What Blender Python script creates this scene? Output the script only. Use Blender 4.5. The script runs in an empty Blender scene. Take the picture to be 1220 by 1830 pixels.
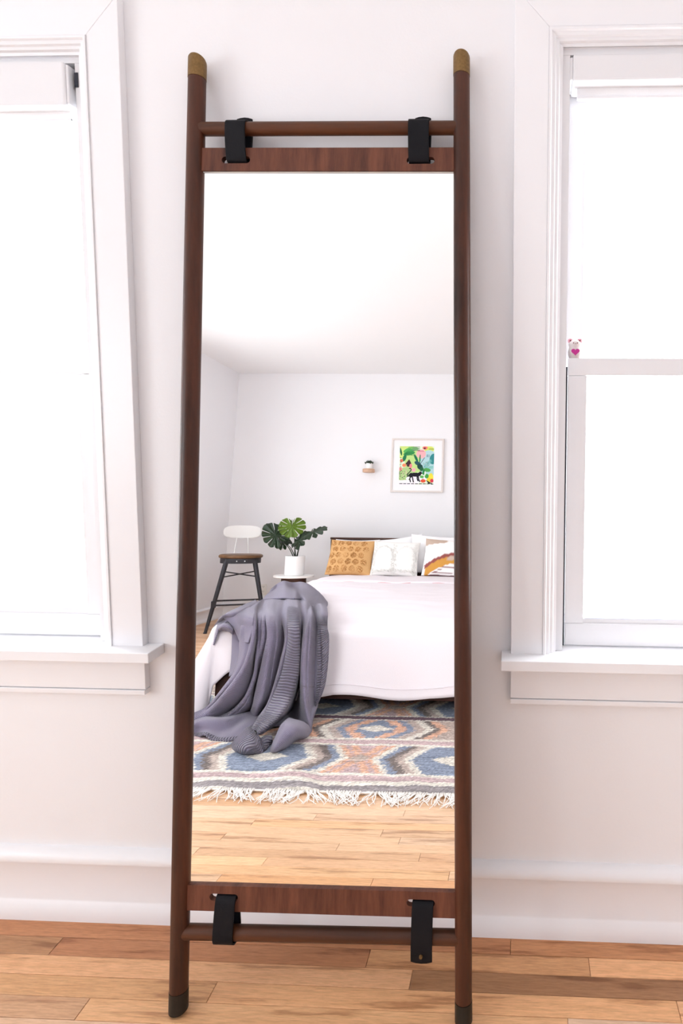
import bpy, bmesh, math, random
import numpy as np
from mathutils import Vector, Matrix, noise
from mathutils.geometry import tessellate_polygon

SC = bpy.context.scene
PI = math.pi
# ------------------------------------------------------------------ camera
cam = bpy.data.cameras.new('camera'); cam_ob = bpy.data.objects.new('camera', cam)
SC.collection.objects.link(cam_ob); SC.camera = cam_ob
right = Vector((0.999323, 0.036377, 0.005555)); fwd = Vector((-0.035878, 0.996713, -0.072629)); up = Vector((-0.008179, 0.072381, 0.997344))
cam_ob.matrix_world = Matrix(((right.x, up.x, -fwd.x, 0.0), (right.y, up.y, -fwd.y, -1.31757), (right.z, up.z, -fwd.z, 1.23854), (0, 0, 0, 1)))
cam.sensor_fit = 'VERTICAL'; cam.sensor_height = 36; cam.lens = 1045.758 / 1830 * 36
cam.shift_x = (610 - 897.116) / 1830; cam.shift_y = (808.403 - 915) / 1830
cam.clip_start = 0.02

# ------------------------------------------------------------------ world, daylight through the windows, exposure
W = bpy.data.worlds.new('sky'); SC.world = W; W.use_nodes = True
W.node_tree.nodes['Background'].inputs[0].default_value = (0.925, 0.965, 1.0, 1)
W.node_tree.nodes['Background'].inputs[1].default_value = SKY_STRENGTH = 5.5
def portal(loc, rot, sx, sy):
    l = bpy.data.lights.new('window_portal', 'AREA'); l.shape = 'RECTANGLE'; l.size = sx; l.size_y = sy; l.cycles.is_portal = True
    o = bpy.data.objects.new('window_portal', l); SC.collection.objects.link(o); o.location = loc; o.rotation_euler = rot
portal((-1.42, 0.12, 1.35), (-PI/2, 0, 0), 1.0, 1.45)
portal((0.51, 0.12, 1.35), (-PI/2, 0, 0), 1.0, 1.45)
portal((-3.36, -1.75, 1.35), (PI/2, 0, -PI/2), 1.4, 1.45)
portal((-3.36, -3.55, 1.35), (PI/2, 0, -PI/2), 1.0, 1.45)
SC.view_settings.view_transform = 'Standard'; SC.view_settings.look = 'None'; SC.view_settings.gamma = 1.0
SC.view_settings.use_curve_mapping = False; SC.view_settings.exposure = 1.12
SC.cycles.max_bounces = 14; SC.cycles.diffuse_bounces = 8; SC.cycles.glossy_bounces = 6; SC.cycles.transparent_max_bounces = 12
SC.cycles.use_denoising = True
try: SC.cycles.sample_clamp_indirect = 8.0
except Exception: pass

# ------------------------------------------------------------------ helpers
class MB:
    def __init__(s): s.v = []; s.f = []; s.uv = None; s.col = None
    def add(s, vs, fs):
        b = len(s.v); s.v += [tuple(v) for v in vs]; s.f += [tuple(i + b for i in f) for f in fs]; return s
    def box(s, a, b, M=None):
        vs = [Vector((x, y, z)) for x in (a[0], b[0]) for y in (a[1], b[1]) for z in (a[2], b[2])]
        if M: vs = [M @ v for v in vs]
        return s.add(vs, [(0, 1, 3, 2), (4, 6, 7, 5), (0, 4, 5, 1), (2, 3, 7, 6), (0, 2, 6, 4), (1, 5, 7, 3)])
    def tube(s, pts, r, n=12, caps=True, sc=(1, 1)):
        pts = [Vector(p) for p in pts]; rs = r if isinstance(r, (list, tuple)) else [r] * len(pts)
        vs = []; up0 = None
        for i, p in enumerate(pts):
            t = (pts[min(i + 1, len(pts) - 1)] - pts[max(i - 1, 0)]).normalized()
            if up0 is None: up0 = Vector((0, 0, 1)) if abs(t.z) < .9 else Vector((0, 1, 0))
            a = t.cross(up0).normalized(); b = a.cross(t).normalized(); up0 = b
            for k in range(n):
                an = 2 * PI * k / n; vs.append(p + a * math.cos(an) * rs[i] * sc[0] + b * math.sin(an) * rs[i] * sc[1])
        fs = [(i * n + k, i * n + (k + 1) % n, (i + 1) * n + (k + 1) % n, (i + 1) * n + k) for i in range(len(pts) - 1) for k in range(n)]
        if caps: fs += [tuple(range(n))[::-1], tuple((len(pts) - 1) * n + k for k in range(n))]
        return s.add(vs, fs)
    def lathe(s, prof, n=32, c=(0, 0, 0)):
        vs = [(c[0] + r * math.cos(2 * PI * k / n), c[1] + r * math.sin(2 * PI * k / n), c[2] + z) for r, z in prof for k in range(n)]
        fs = [(i * n + k, i * n + (k + 1) % n, (i + 1) * n + (k + 1) % n, (i + 1) * n + k) for i in range(len(prof) - 1) for k in range(n)]
        fs += [tuple(range(n))[::-1], tuple((len(prof) - 1) * n + k for k in range(n))]
        return s.add(vs, fs)
    def grid(s, fn, nu, nv, closed=False, skip=None):
        vs = [fn(i / nu, j / nv) for j in range(nv + 1) for i in range(nu + 1)]
        fs = [(j * (nu + 1) + i, j * (nu + 1) + i + 1, (j + 1) * (nu + 1) + i + 1, (j + 1) * (nu + 1) + i) for j in range(nv) for i in range(nu) if not (skip and skip((i + .5) / nu, (j + .5) / nv))]
        return s.add(vs, fs)
    def prism(s, outline, d, M=None, holes=()):
        """outline in xz, extruded from y=0 to y=d"""
        loops = [[Vector((p[0], p[1], 0)) for p in l] for l in [outline] + list(holes)]
        flat = [p for l in loops for p in l]; tri = tessellate_polygon(loops); n = len(flat)
        vs = [Vector((p.x, 0, p.y)) for p in flat] + [Vector((p.x, d, p.y)) for p in flat]
        if M: vs = [M @ v for v in vs]
        fs = [tuple(t) for t in tri] + [tuple(i + n for i in t)[::-1] for t in tri]; b = 0
        for l in loops:
            m = len(l); fs += [(b + i, b + (i + 1) % m, b + (i + 1) % m + n, b + i + n) for i in range(m)]; b += m
        return s.add(vs, fs)
    def build(s, name, mat, parent=None, smooth=False, bevel=0, solid=0, loc=None, subsurf=0):
        me = bpy.data.meshes.new(name); off = Vector(loc) if loc else Vector((0, 0, 0))
        me.from_pydata([tuple(Vector(v) - off) for v in s.v] if loc else s.v, [], s.f)
        if s.uv:
            ul = me.uv_layers.new(name='UVMap')
            for L in me.loops: ul.data[L.index].uv = s.uv[L.vertex_index]
        if s.col is not None:
            ca = me.color_attributes.new('tone', 'FLOAT_COLOR', 'POINT')
            ca.data.foreach_set('color', np.asarray(s.col, dtype=np.float32).ravel())
        if not (solid or s.uv):
            bm = bmesh.new(); bm.from_mesh(me); bmesh.ops.recalc_face_normals(bm, faces=bm.faces); bm.to_mesh(me); bm.free()
        if smooth:
            me.polygons.foreach_set('use_smooth', [True] * len(me.polygons))
            if smooth != 'all':
                try: me.set_sharp_from_angle(angle=math.radians(38))
                except Exception: pass
        me.materials.append(mat)
        o = bpy.data.objects.new(name, me); SC.collection.objects.link(o); o.parent = parent; o.location = off
        if solid:
            m = o.modifiers.new('thickness', 'SOLIDIFY'); m.thickness = solid; m.offset = 0
        if bevel:
            m = o.modifiers.new('bevel', 'BEVEL'); m.width = bevel; m.segments = 2; m.limit_method = 'ANGLE'; m.angle_limit = math.radians(40)
        if subsurf:
            m = o.modifiers.new('sub', 'SUBSURF'); m.levels = subsurf; m.render_levels = subsurf
        return o
def tag(o, label=None, cat=None, group=None, kind=None):
    for k, v in (('label', label), ('category', cat), ('group', group), ('kind', kind)):
        if v: o[k] = v
    return o
def empty(name, loc=(0, 0, 0), rz=0, label=None, cat=None, group=None, kind=None):
    o = bpy.data.objects.new(name, None); SC.collection.objects.link(o); o.location = loc; o.rotation_euler = (0, 0, rz); o.empty_display_size = .05
    return tag(o, label, cat, group, kind)
def smooth_net(net, nu, nv):
    """Catmull-Rom surface through a net of 3D points: rows x columns -> (nv+1) x (nu+1) points"""
    A = np.array(net, float)
    def cr(P, n):
        m = len(P); out = []
        for i in range(n + 1):
            t = i / n * (m - 1); k = min(int(t), m - 2); u = t - k
            p0 = P[max(k - 1, 0)] if k > 0 else 2 * P[0] - P[1]; p1 = P[k]; p2 = P[k + 1]; p3 = P[k + 2] if k + 2 < m else 2 * P[-1] - P[-2]
            out.append(.5 * ((2 * p1) + (-p0 + p2) * u + (2 * p0 - 5 * p1 + 4 * p2 - p3) * u * u + (-p0 + 3 * p1 - 3 * p2 + p3) * u ** 3))
        return np.array(out)
    B = cr(A, nv); return np.swapaxes(cr(np.swapaxes(B, 0, 1), nu), 0, 1)

# ------------------------------------------------------------------ materials
def lin(c): return tuple(((x / 255) / 12.92 if x / 255 <= .04045 else ((x / 255 + .055) / 1.055) ** 2.4) for x in c)
def nt(name):
    m = bpy.data.materials.new(name); m.use_nodes = True; n = m.node_tree.nodes; b = n['Principled BSDF']; return m, n, m.node_tree.links, b
def bump(n, l, b, src, strength, dist=.01):
    bp = n.new('ShaderNodeBump'); bp.inputs['Strength'].default_value = strength; bp.inputs['Distance'].default_value = dist
    l.new(src, bp.inputs['Height']); l.new(bp.outputs[0], b.inputs['Normal']); return bp
def coords(n, l, scale=(1, 1, 1), kind='Object'):
    tc = n.new('ShaderNodeTexCoord'); mp = n.new('ShaderNodeMapping'); mp.inputs['Scale'].default_value = scale; l.new(tc.outputs[kind], mp.inputs[0]); return mp.outputs[0]
def noise_n(n, l, vec, scale, detail=4, rough=.55):
    t = n.new('ShaderNodeTexNoise'); t.inputs['Scale'].default_value = scale; t.inputs['Detail'].default_value = detail; t.inputs['Roughness'].default_value = rough; l.new(vec, t.inputs['Vector']); return t.outputs[0]
def ramp(n, l, src, stops):
    r = n.new('ShaderNodeValToRGB'); e = r.color_ramp.elements
    while len(e) < len(stops): e.new(.5)
    for i, (p, c) in enumerate(stops): e[i].position = p; e[i].color = (*c, 1)
    l.new(src, r.inputs[0]); return r.outputs[0]
def plain(name, col, rough=.5, metal=0, nscale=0, nstr=0, var=0, spec=.5):
    m, n, l, b = nt(name); b.inputs['Base Color'].default_value = (*col, 1); b.inputs['Roughness'].default_value = rough; b.inputs['Metallic'].default_value = metal
    b.inputs['Specular IOR Level'].default_value = spec
    if nscale:
        s = noise_n(n, l, coords(n, l), nscale)
        if nstr: bump(n, l, b, s, nstr, .002)
        if var: l.new(ramp(n, l, s, [(.3, tuple(c * (1 - var) for c in col)), (.7, tuple(min(1, c * (1 + var)) for c in col))]), b.inputs['Base Color'])
    return m
def wood(name, dark, light, rough=.45, axis='z', scale=1.0, nscale=18, coat=.1, spec=.3):
    m, n, l, b = nt(name); sc = {'x': (.06, 1, 1), 'y': (1, .06, 1), 'z': (1, 1, .06)}[axis]; sc = tuple(s * scale for s in sc)
    v = coords(n, l, sc); a = noise_n(n, l, v, nscale, 6, .6); a2 = noise_n(n, l, v, nscale * 5, 3, .7)
    mx = n.new('ShaderNodeMath'); mx.operation = 'MULTIPLY_ADD'; mx.inputs[1].default_value = .35; l.new(a2, mx.inputs[0]); l.new(a, mx.inputs[2])
    l.new(ramp(n, l, mx.outputs[0], [(.42, dark), (.95, light)]), b.inputs['Base Color']); b.inputs['Roughness'].default_value = rough; b.inputs['Coat Weight'].default_value = coat; b.inputs['Specular IOR Level'].default_value = spec
    b.inputs['Coat Roughness'].default_value = .3; bump(n, l, b, a2, .12, .001); return m
M = {}
M['wall'] = plain('painted_plaster', (.845, .843, .862), .75, 0, 160, .12)
M['ceiling'] = plain('ceiling_paint', (.90, .90, .905), .85, 0, 120, .1)
M['trim'] = plain('gloss_trim_paint', (.85, .85, .872), .32, 0, 45, .03)
M['vinyl'] = plain('white_vinyl', (.79, .79, .81), .35)
M['gap'] = plain('dull_black', (.02, .02, .035), .6)
M['beadblue'] = plain('glazing_bead', (.6, .62, .8), .5)
M['walnut'] = wood('dark_walnut_stain', lin((22, 10, 7)), lin((92, 48, 27)), .4, 'z', 1.0, 14, .03)
M['walnut_x'] = wood('dark_walnut_rung', lin((30, 15, 9)), lin((100, 56, 30)), .4, 'x', 1.0, 14, .03)
M['veneer'] = wood('walnut_veneer', lin((60, 30, 21)), lin((124, 74, 54)), .55, 'z', 1.6, 22, .03)
M['bedwood'] = wood('bed_walnut', lin((36, 18, 13)), lin((82, 44, 26)), .5, 'x', 1.0, 10)
M['seatwood'] = wood('stool_seat_wood', lin((62, 38, 22)), lin((138, 100, 62)), .45, 'x', 1.0, 16)
M['palewood'] = wood('pale_pink_wood', lin((196, 158, 132)), lin((226, 190, 164)), .6, 'x', 1.0, 20)
M['brass'] = plain('aged_brass', lin((128, 100, 62)), .5, .75, 220, .1, .18)
M['darkcap'] = plain('dark_bronze_cap', lin((44, 38, 31)), .5, .5, 120, .05, .15)
M['leather'] = plain('black_leather', lin((12, 11, 17)), .6, 0, 260, .2, 0, .2)
M['iron'] = plain('charcoal_iron', lin((46, 45, 50)), .5, .4, 80, .1, .2)
M['whitepaint'] = plain('white_lacquer', (.85, .84, .82), .4)
M['ceramic'] = plain('white_ceramic', (.86, .86, .86), .3, 0, 0)
M['soil'] = plain('potting_soil', (.03, .02, .015), .9, 0, 90, .5, .4)
M['stone'] = plain('white_marble', (.83, .82, .8), .3, 0, 6, 0, .05)
M['duvet'] = plain('pink_white_linen', (.835, .785, .82), .9, 0, 340, .22, .015, .2)
M['linen'] = plain('white_linen', (.88, .875, .885), .9, 0, 300, .2, 0, .2)
M['pinkseam'] = plain('pink_piping', lin((222, 176, 180)), .9)
M['fringe'] = plain('cotton_fringe', (.84, .81, .77), .9, 0, 400, .2, .04)
M['darkgap'] = plain('slot_edge_black', (.012, .01, .012), .7)
M['mustard'] = plain('mustard_chenille', lin((208, 164, 112)), .95, 0, 420, .5, .14, .15)
M['mustard_dark'] = plain('mustard_tuft', lin((200, 152, 96)), .95, 0, 420, .6, .16, .15)
M['cream'] = plain('cream_cotton', (.86, .85, .82), .95, 0, 350, .4, .03, .15)
M['pot'] = plain('matt_pot', (.84, .84, .84), .5, 0, 0)
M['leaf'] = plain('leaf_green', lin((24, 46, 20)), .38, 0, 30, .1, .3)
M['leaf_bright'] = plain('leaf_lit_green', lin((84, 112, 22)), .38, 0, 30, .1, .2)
M['stem'] = plain('leaf_stem_green', lin((20, 30, 18)), .5)
M['mirror'] = plain('silvered_glass', (.965, .97, .968), 0.0, 1.0)
M['glassedge'] = plain('ground_glass_edge', (.75, .8, .79), .15, .3)
M['outlet'] = plain('outlet_plastic', (.8, .79, .76), .4)
m, n, l, b = nt('window_glass')
tr = n.new('ShaderNodeBsdfTransparent'); gl = n.new('ShaderNodeBsdfGlossy'); gl.inputs['Roughness'].default_value = .02; mx = n.new('ShaderNodeMixShader'); mx.inputs[0].default_value = .045; l.new(tr.outputs[0], mx.inputs[1]); l.new(gl.outputs[0], mx.inputs[2]); l.new(mx.outputs[0], n['Material Output'].inputs[0]); M['glass'] = m
# floor boards: tone attribute = (r, g, b, random offset)
m, n, l, b = nt('floor_boards_maple'); at = n.new('ShaderNodeAttribute'); at.attribute_name = 'tone'
ge = n.new('ShaderNodeNewGeometry'); vm = n.new('ShaderNodeVectorMath'); vm.operation = 'MULTIPLY'; vm.inputs[1].default_value = (1.0, 12.0, 1.0); l.new(ge.outputs['Position'], vm.inputs[0])
cb = n.new('ShaderNodeCombineXYZ'); l.new(at.outputs['Alpha'], cb.inputs[2]); l.new(at.outputs['Alpha'], cb.inputs[0])
va = n.new('ShaderNodeVectorMath'); va.operation = 'MULTIPLY_ADD'; va.inputs[1].default_value = (37, 0, 53); l.new(cb.outputs[0], va.inputs[0]); l.new(vm.outputs[0], va.inputs[2])
g1 = noise_n(n, l, va.outputs[0], 3.2, 5, .6); g2 = noise_n(n, l, va.outputs[0], 26, 3, .7)
sk = ramp(n, l, g1, [(.0, (.15, .10, .08)), (.36, (.50, .38, .30)), (.43, (.90, .86, .82)), (.52, (1, 1, 1)), (.62, (.93, .89, .85)), (1, (1.04, 1.03, 1.02))])
fine = ramp(n, l, g2, [(.3, (.72, .69, .66)), (.62, (1.05, 1.05, 1.05))])
m1 = n.new('ShaderNodeMix'); m1.data_type = 'RGBA'; m1.blend_type = 'MULTIPLY'; m1.inputs[0].default_value = .75; l.new(at.outputs['Color'], m1.inputs[6]); l.new(sk, m1.inputs[7])
m2 = n.new('ShaderNodeMix'); m2.data_type = 'RGBA'; m2.blend_type = 'MULTIPLY'; m2.inputs[0].default_value = .8; l.new(m1.outputs[2], m2.inputs[6]); l.new(fine, m2.inputs[7])
l.new(m2.outputs[2], b.inputs['Base Color']); b.inputs['Roughness'].default_value = .42; bump(n, l, b, g2, .08, .001); M['boards'] = m
# colour-attribute fabrics and print
def attr_mat(name, rough, nscale=0, nstr=0, var=.15, emis=0):
    m, n, l, b = nt(name); at = n.new('ShaderNodeAttribute'); at.attribute_name = 'tone'; src = at.outputs['Color']
    if nscale:
        s = noise_n(n, l, coords(n, l), nscale, 3, .7); mm = n.new('ShaderNodeMix'); mm.data_type = 'RGBA'; mm.blend_type = 'MULTIPLY'; mm.inputs[0].default_value = 1
        l.new(src, mm.inputs[6]); l.new(ramp(n, l, s, [(.3, (1 - var,) * 3), (.7, (1 + var * .3,) * 3)]), mm.inputs[7]); src = mm.outputs[2]; bump(n, l, b, s, nstr, .003)
    l.new(src, b.inputs['Base Color']); b.inputs['Roughness'].default_value = rough; b.inputs['Specular IOR Level'].default_value = .2; return m
M['rug'] = attr_mat('woven_wool', .95, 180, .5, .32)
M['print'] = attr_mat('art_print', .6)
M['patch'] = attr_mat('printed_cotton', .9, 260, .3, .08)
# knitted throw: UV.y runs down the cloth in metres, UV.x > 0 where the ribbed band lies; tone.r = rib mask
def knit(name, col):
    m, n, l, b = nt(name); tc = n.new('ShaderNodeTexCoord'); at = n.new('ShaderNodeAttribute'); at.attribute_name = 'tone'; sep = n.new('ShaderNodeSeparateColor'); l.new(at.outputs['Color'], sep.inputs[0])
    def wave(scale, d='Y'):
        w = n.new('ShaderNodeTexWave'); w.bands_direction = d; w.inputs['Scale'].default_value = scale; w.inputs['Distortion'].default_value = .0; l.new(tc.outputs['UV'], w.inputs[0]); return w.outputs[1]
    rib = wave(24.5); fine = wave(60); finx = wave(60, 'X')
    ad = n.new('ShaderNodeMath'); ad.operation = 'MULTIPLY_ADD'; ad.inputs[1].default_value = .5; l.new(finx, ad.inputs[0]); l.new(fine, ad.inputs[2])
    mxh = n.new('ShaderNodeMix'); l.new(sep.outputs[0], mxh.inputs[0]); l.new(ad.outputs[0], mxh.inputs[2]); l.new(rib, mxh.inputs[3])
    st = n.new('ShaderNodeMath'); st.operation = 'MULTIPLY_ADD'; st.inputs[1].default_value = .010; st.inputs[2].default_value = .0009; l.new(sep.outputs[0], st.inputs[0])
    bp = n.new('ShaderNodeBump'); bp.inputs['Strength'].default_value = 1.0; l.new(st.outputs[0], bp.inputs['Distance']); l.new(mxh.outputs[0], bp.inputs['Height']); l.new(bp.outputs[0], b.inputs['Normal'])
    cm = n.new('ShaderNodeMix'); cm.data_type = 'RGBA'; cm.inputs[6].default_value = (*[c * .72 for c in col], 1); cm.inputs[7].default_value = (*[c * 1.18 for c in col], 1); l.new(mxh.outputs[0], cm.inputs[0])  # hollows of the knit coloured darker, shade between ribs painted in
    l.new(cm.outputs[2], b.inputs['Base Color']); b.inputs['Roughness'].default_value = .95; b.inputs['Specular IOR Level'].default_value = .15; b.inputs['Sheen Weight'].default_value = .3; return m
M['knit'] = knit('grey_knit', lin((122, 115, 134)))

# ------------------------------------------------------------------ room shell
XL, XR, YB, ZC, TH = -3.241, 1.9, -5.395, 2.734, .15
def wall_with_holes(name, along, plane, a0, a1, holes, out):
    """wall slab in the (along, z) plane at `plane`, thickness TH towards `out` (+1/-1)"""
    mb = MB(); xs = sorted({a0, a1, *[h[0] for h in holes], *[h[1] for h in holes]})
    for x0, x1 in zip(xs, xs[1:]):
        hs = [h for h in holes if h[0] <= x0 and h[1] >= x1]; segs = [(0, ZC)] if not hs else [(0, hs[0][2]), (hs[0][3], ZC)]
        for z0, z1 in segs:
            p0, p1 = sorted((plane, plane + out * TH))
            mb.box((x0, p0, z0), (x1, p1, z1)) if along == 'x' else mb.box((p0, x0, z0), (p1, x1, z1))
    return tag(mb.build(name, M['wall']), kind='structure')
WZ0, WZ1 = .672, 2.012
wall_with_holes('wall_front', 'x', 0, XL, XR, [(-1.862, -.985, WZ0, WZ1), (.078, .955, WZ0, WZ1)], 1)
wall_with_holes('wall_back', 'x', YB, XL, XR, [], -1)
wall_with_holes('wall_left', 'y', XL, YB, 0, [(-2.4, -1.1, WZ0, WZ1), (-4.0, -3.123, WZ0, WZ1)], -1)
wall_with_holes('wall_right', 'y', XR, YB, 0, [], 1)
tag(MB().box((XL - TH, YB - TH, ZC), (XR + TH, TH, ZC + .12)).build('ceiling', M['ceiling']), kind='structure')

# floor: strips run along x; each strip near the mirror is a board of its own
floor = empty('floor', kind='structure')
tag(MB().box((XL - TH, YB - TH, -.10), (XR + TH, TH, -.012)).build('subfloor', plain('subfloor_dark', (.03, .015, .008), .9), floor))
def row_edge(k): return -.0005 if k == 0 else (-.0246 - .045 * (k - 1) if k <= 7 else -.0246 - .045 * 6 - (k - 7) * .04545)
NROW = 1
while row_edge(NROW) > YB: NROW += 1
joints = {1: [-1.70, -.02, .9], 2: [-1.067, -.341, .157, 1.2], 3: [-1.5, -.235, .8], 4: [-1.3, -.652, .331, 1.1], 5: [-.9, .1, 1.4], 6: [-1.2, -.3, .75],
          15: [-1.4, -.85, -.413, .3], 16: [-1.1, -.2, .6], 17: [-1.3, -.757, .1], 18: [-.988, -.3, .5], 19: [-1.5, -.565, .2], 20: [-.95, -.38, .4], 21: [-1.3, -.447, .2], 22: [-.895, -.1, .7], 23: [-1.6, -.7, .3], 24: [-1.2, -.4, .2]}
P_ = lambda r, g, b: lin((r, g, b))
tones = [P_(218, 180, 140), P_(224, 190, 154), P_(212, 170, 128), P_(228, 196, 162), P_(204, 162, 122), P_(220, 184, 148)]
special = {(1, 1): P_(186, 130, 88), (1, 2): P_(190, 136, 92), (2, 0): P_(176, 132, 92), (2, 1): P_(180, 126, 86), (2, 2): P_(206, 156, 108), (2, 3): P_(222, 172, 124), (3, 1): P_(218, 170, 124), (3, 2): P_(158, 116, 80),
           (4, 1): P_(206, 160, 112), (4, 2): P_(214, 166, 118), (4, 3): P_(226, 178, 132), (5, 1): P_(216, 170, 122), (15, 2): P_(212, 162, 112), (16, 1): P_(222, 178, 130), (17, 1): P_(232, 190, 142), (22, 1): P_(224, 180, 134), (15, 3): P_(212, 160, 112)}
rnd = random.Random(5); rest = MB(); rest.col = []
for k in range(NROW):
    y1 = row_edge(k) ; y0 = max(row_edge(k + 1), YB); y1 = 0.0 if k == 0 else y1
    if y1 - y0 < .004: continue
    js = joints.get(k)
    if js is None:
        js = []; x = XL + rnd.uniform(.2, 1.0)
        while x < XR: js.append(x); x += rnd.uniform(.55, 1.35)
    js = sorted(js); x = js[0]
    while x - 1.1 > XL: x -= rnd.uniform(.7, 1.2); js.insert(0, x)
    nlead = sum(1 for j in js if j < (joints[k][0] if k in joints else -99))
    es = [XL] + js + ([] if js[-1] > XR - .2 else [XR]); es[-1] = XR
    for i, (x0, x1) in enumerate(zip(es, es[1:])):
        idx = i - nlead; t = special.get((k, idx)) if k in joints else None
        if t is None: t = tones[rnd.randrange(6)] if k > 8 else tuple(c * .86 for c in tones[rnd.randrange(6)])  # rows by the front wall darkened, their weaker light painted into the boards
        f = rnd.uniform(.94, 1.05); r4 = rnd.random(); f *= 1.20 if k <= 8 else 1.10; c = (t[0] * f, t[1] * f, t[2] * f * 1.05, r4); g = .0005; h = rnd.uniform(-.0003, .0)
        near = k <= 27
        mb = MB() if near else rest; n0 = len(mb.v)
        a = (x0 + g, y0 + g, -.012); bb = (x1 - g, y1 - g, h); c0 = .0007
        vs = [(a[0], a[1], a[2]), (bb[0], a[1], a[2]), (bb[0], bb[1], a[2]), (a[0], bb[1], a[2])]
        vs += [(p[0], p[1], h - c0) for p in vs]; vs += [(a[0] + c0, a[1] + c0, h), (bb[0] - c0, a[1] + c0, h), (bb[0] - c0, bb[1] - c0, h), (a[0] + c0, bb[1] - c0, h)]
        mb.add(vs, [(4 + j, 4 + (j + 1) % 4, 8 + (j + 1) % 4, 8 + j) for j in range(4)] + [(j, (j + 1) % 4, 4 + (j + 1) % 4, 4 + j) for j in range(4)] + [(8, 9, 10, 11)])
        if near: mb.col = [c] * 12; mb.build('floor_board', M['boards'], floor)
        else: rest.col += [c] * 12
tag(rest.build('distant_floor_boards', M['boards'], floor), kind='stuff')

# baseboards with cap and shoe
def profile_run(name, prof, p0, p1, inward, mat, parent=None):
    """prof = [(depth, z)], extruded from p0 to p1; inward = unit vector out of the wall"""
    p0, p1, inw = Vector(p0), Vector(p1), Vector(inward); n = len(prof); vs = [p + inw * d + Vector((0, 0, z)) for p in (p0, p1) for d, z in prof]
    mb = MB().add(vs, [(i, (i + 1) % n, (i + 1) % n + n, i + n) for i in range(n)] + [tuple(range(n)), tuple(range(n, 2 * n))[::-1]])
    return mb.build(name, mat, parent, smooth=True)
BB = [(0, 0.0), (.030, 0.0), (.030, .012), (.026, .030), (.018, .042), (.016, .046), (.016, .134), (.0175, .137), (.0175, .140), (.024, .143), (.025, .152), (.019, .163), (.008, .170), (0, .171)]
for nm, p0, p1, iw in (('baseboard_front', (XL, 0, 0), (XR, 0, 0), (0, -1, 0)), ('baseboard_back', (XL, YB, 0), (XR, YB, 0), (0, 1, 0)), ('baseboard_left', (XL, YB, 0), (XL, 0, 0), (1, 0, 0)), ('baseboard_right', (XR, YB, 0), (XR, 0, 0), (-1, 0, 0))):
    s = .82 if nm in ('baseboard_back', 'baseboard_left') else 1
    tag(profile_run(nm, [(d, z * s) for d, z in BB], p0, p1, iw, M['trim']), kind='structure')

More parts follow.
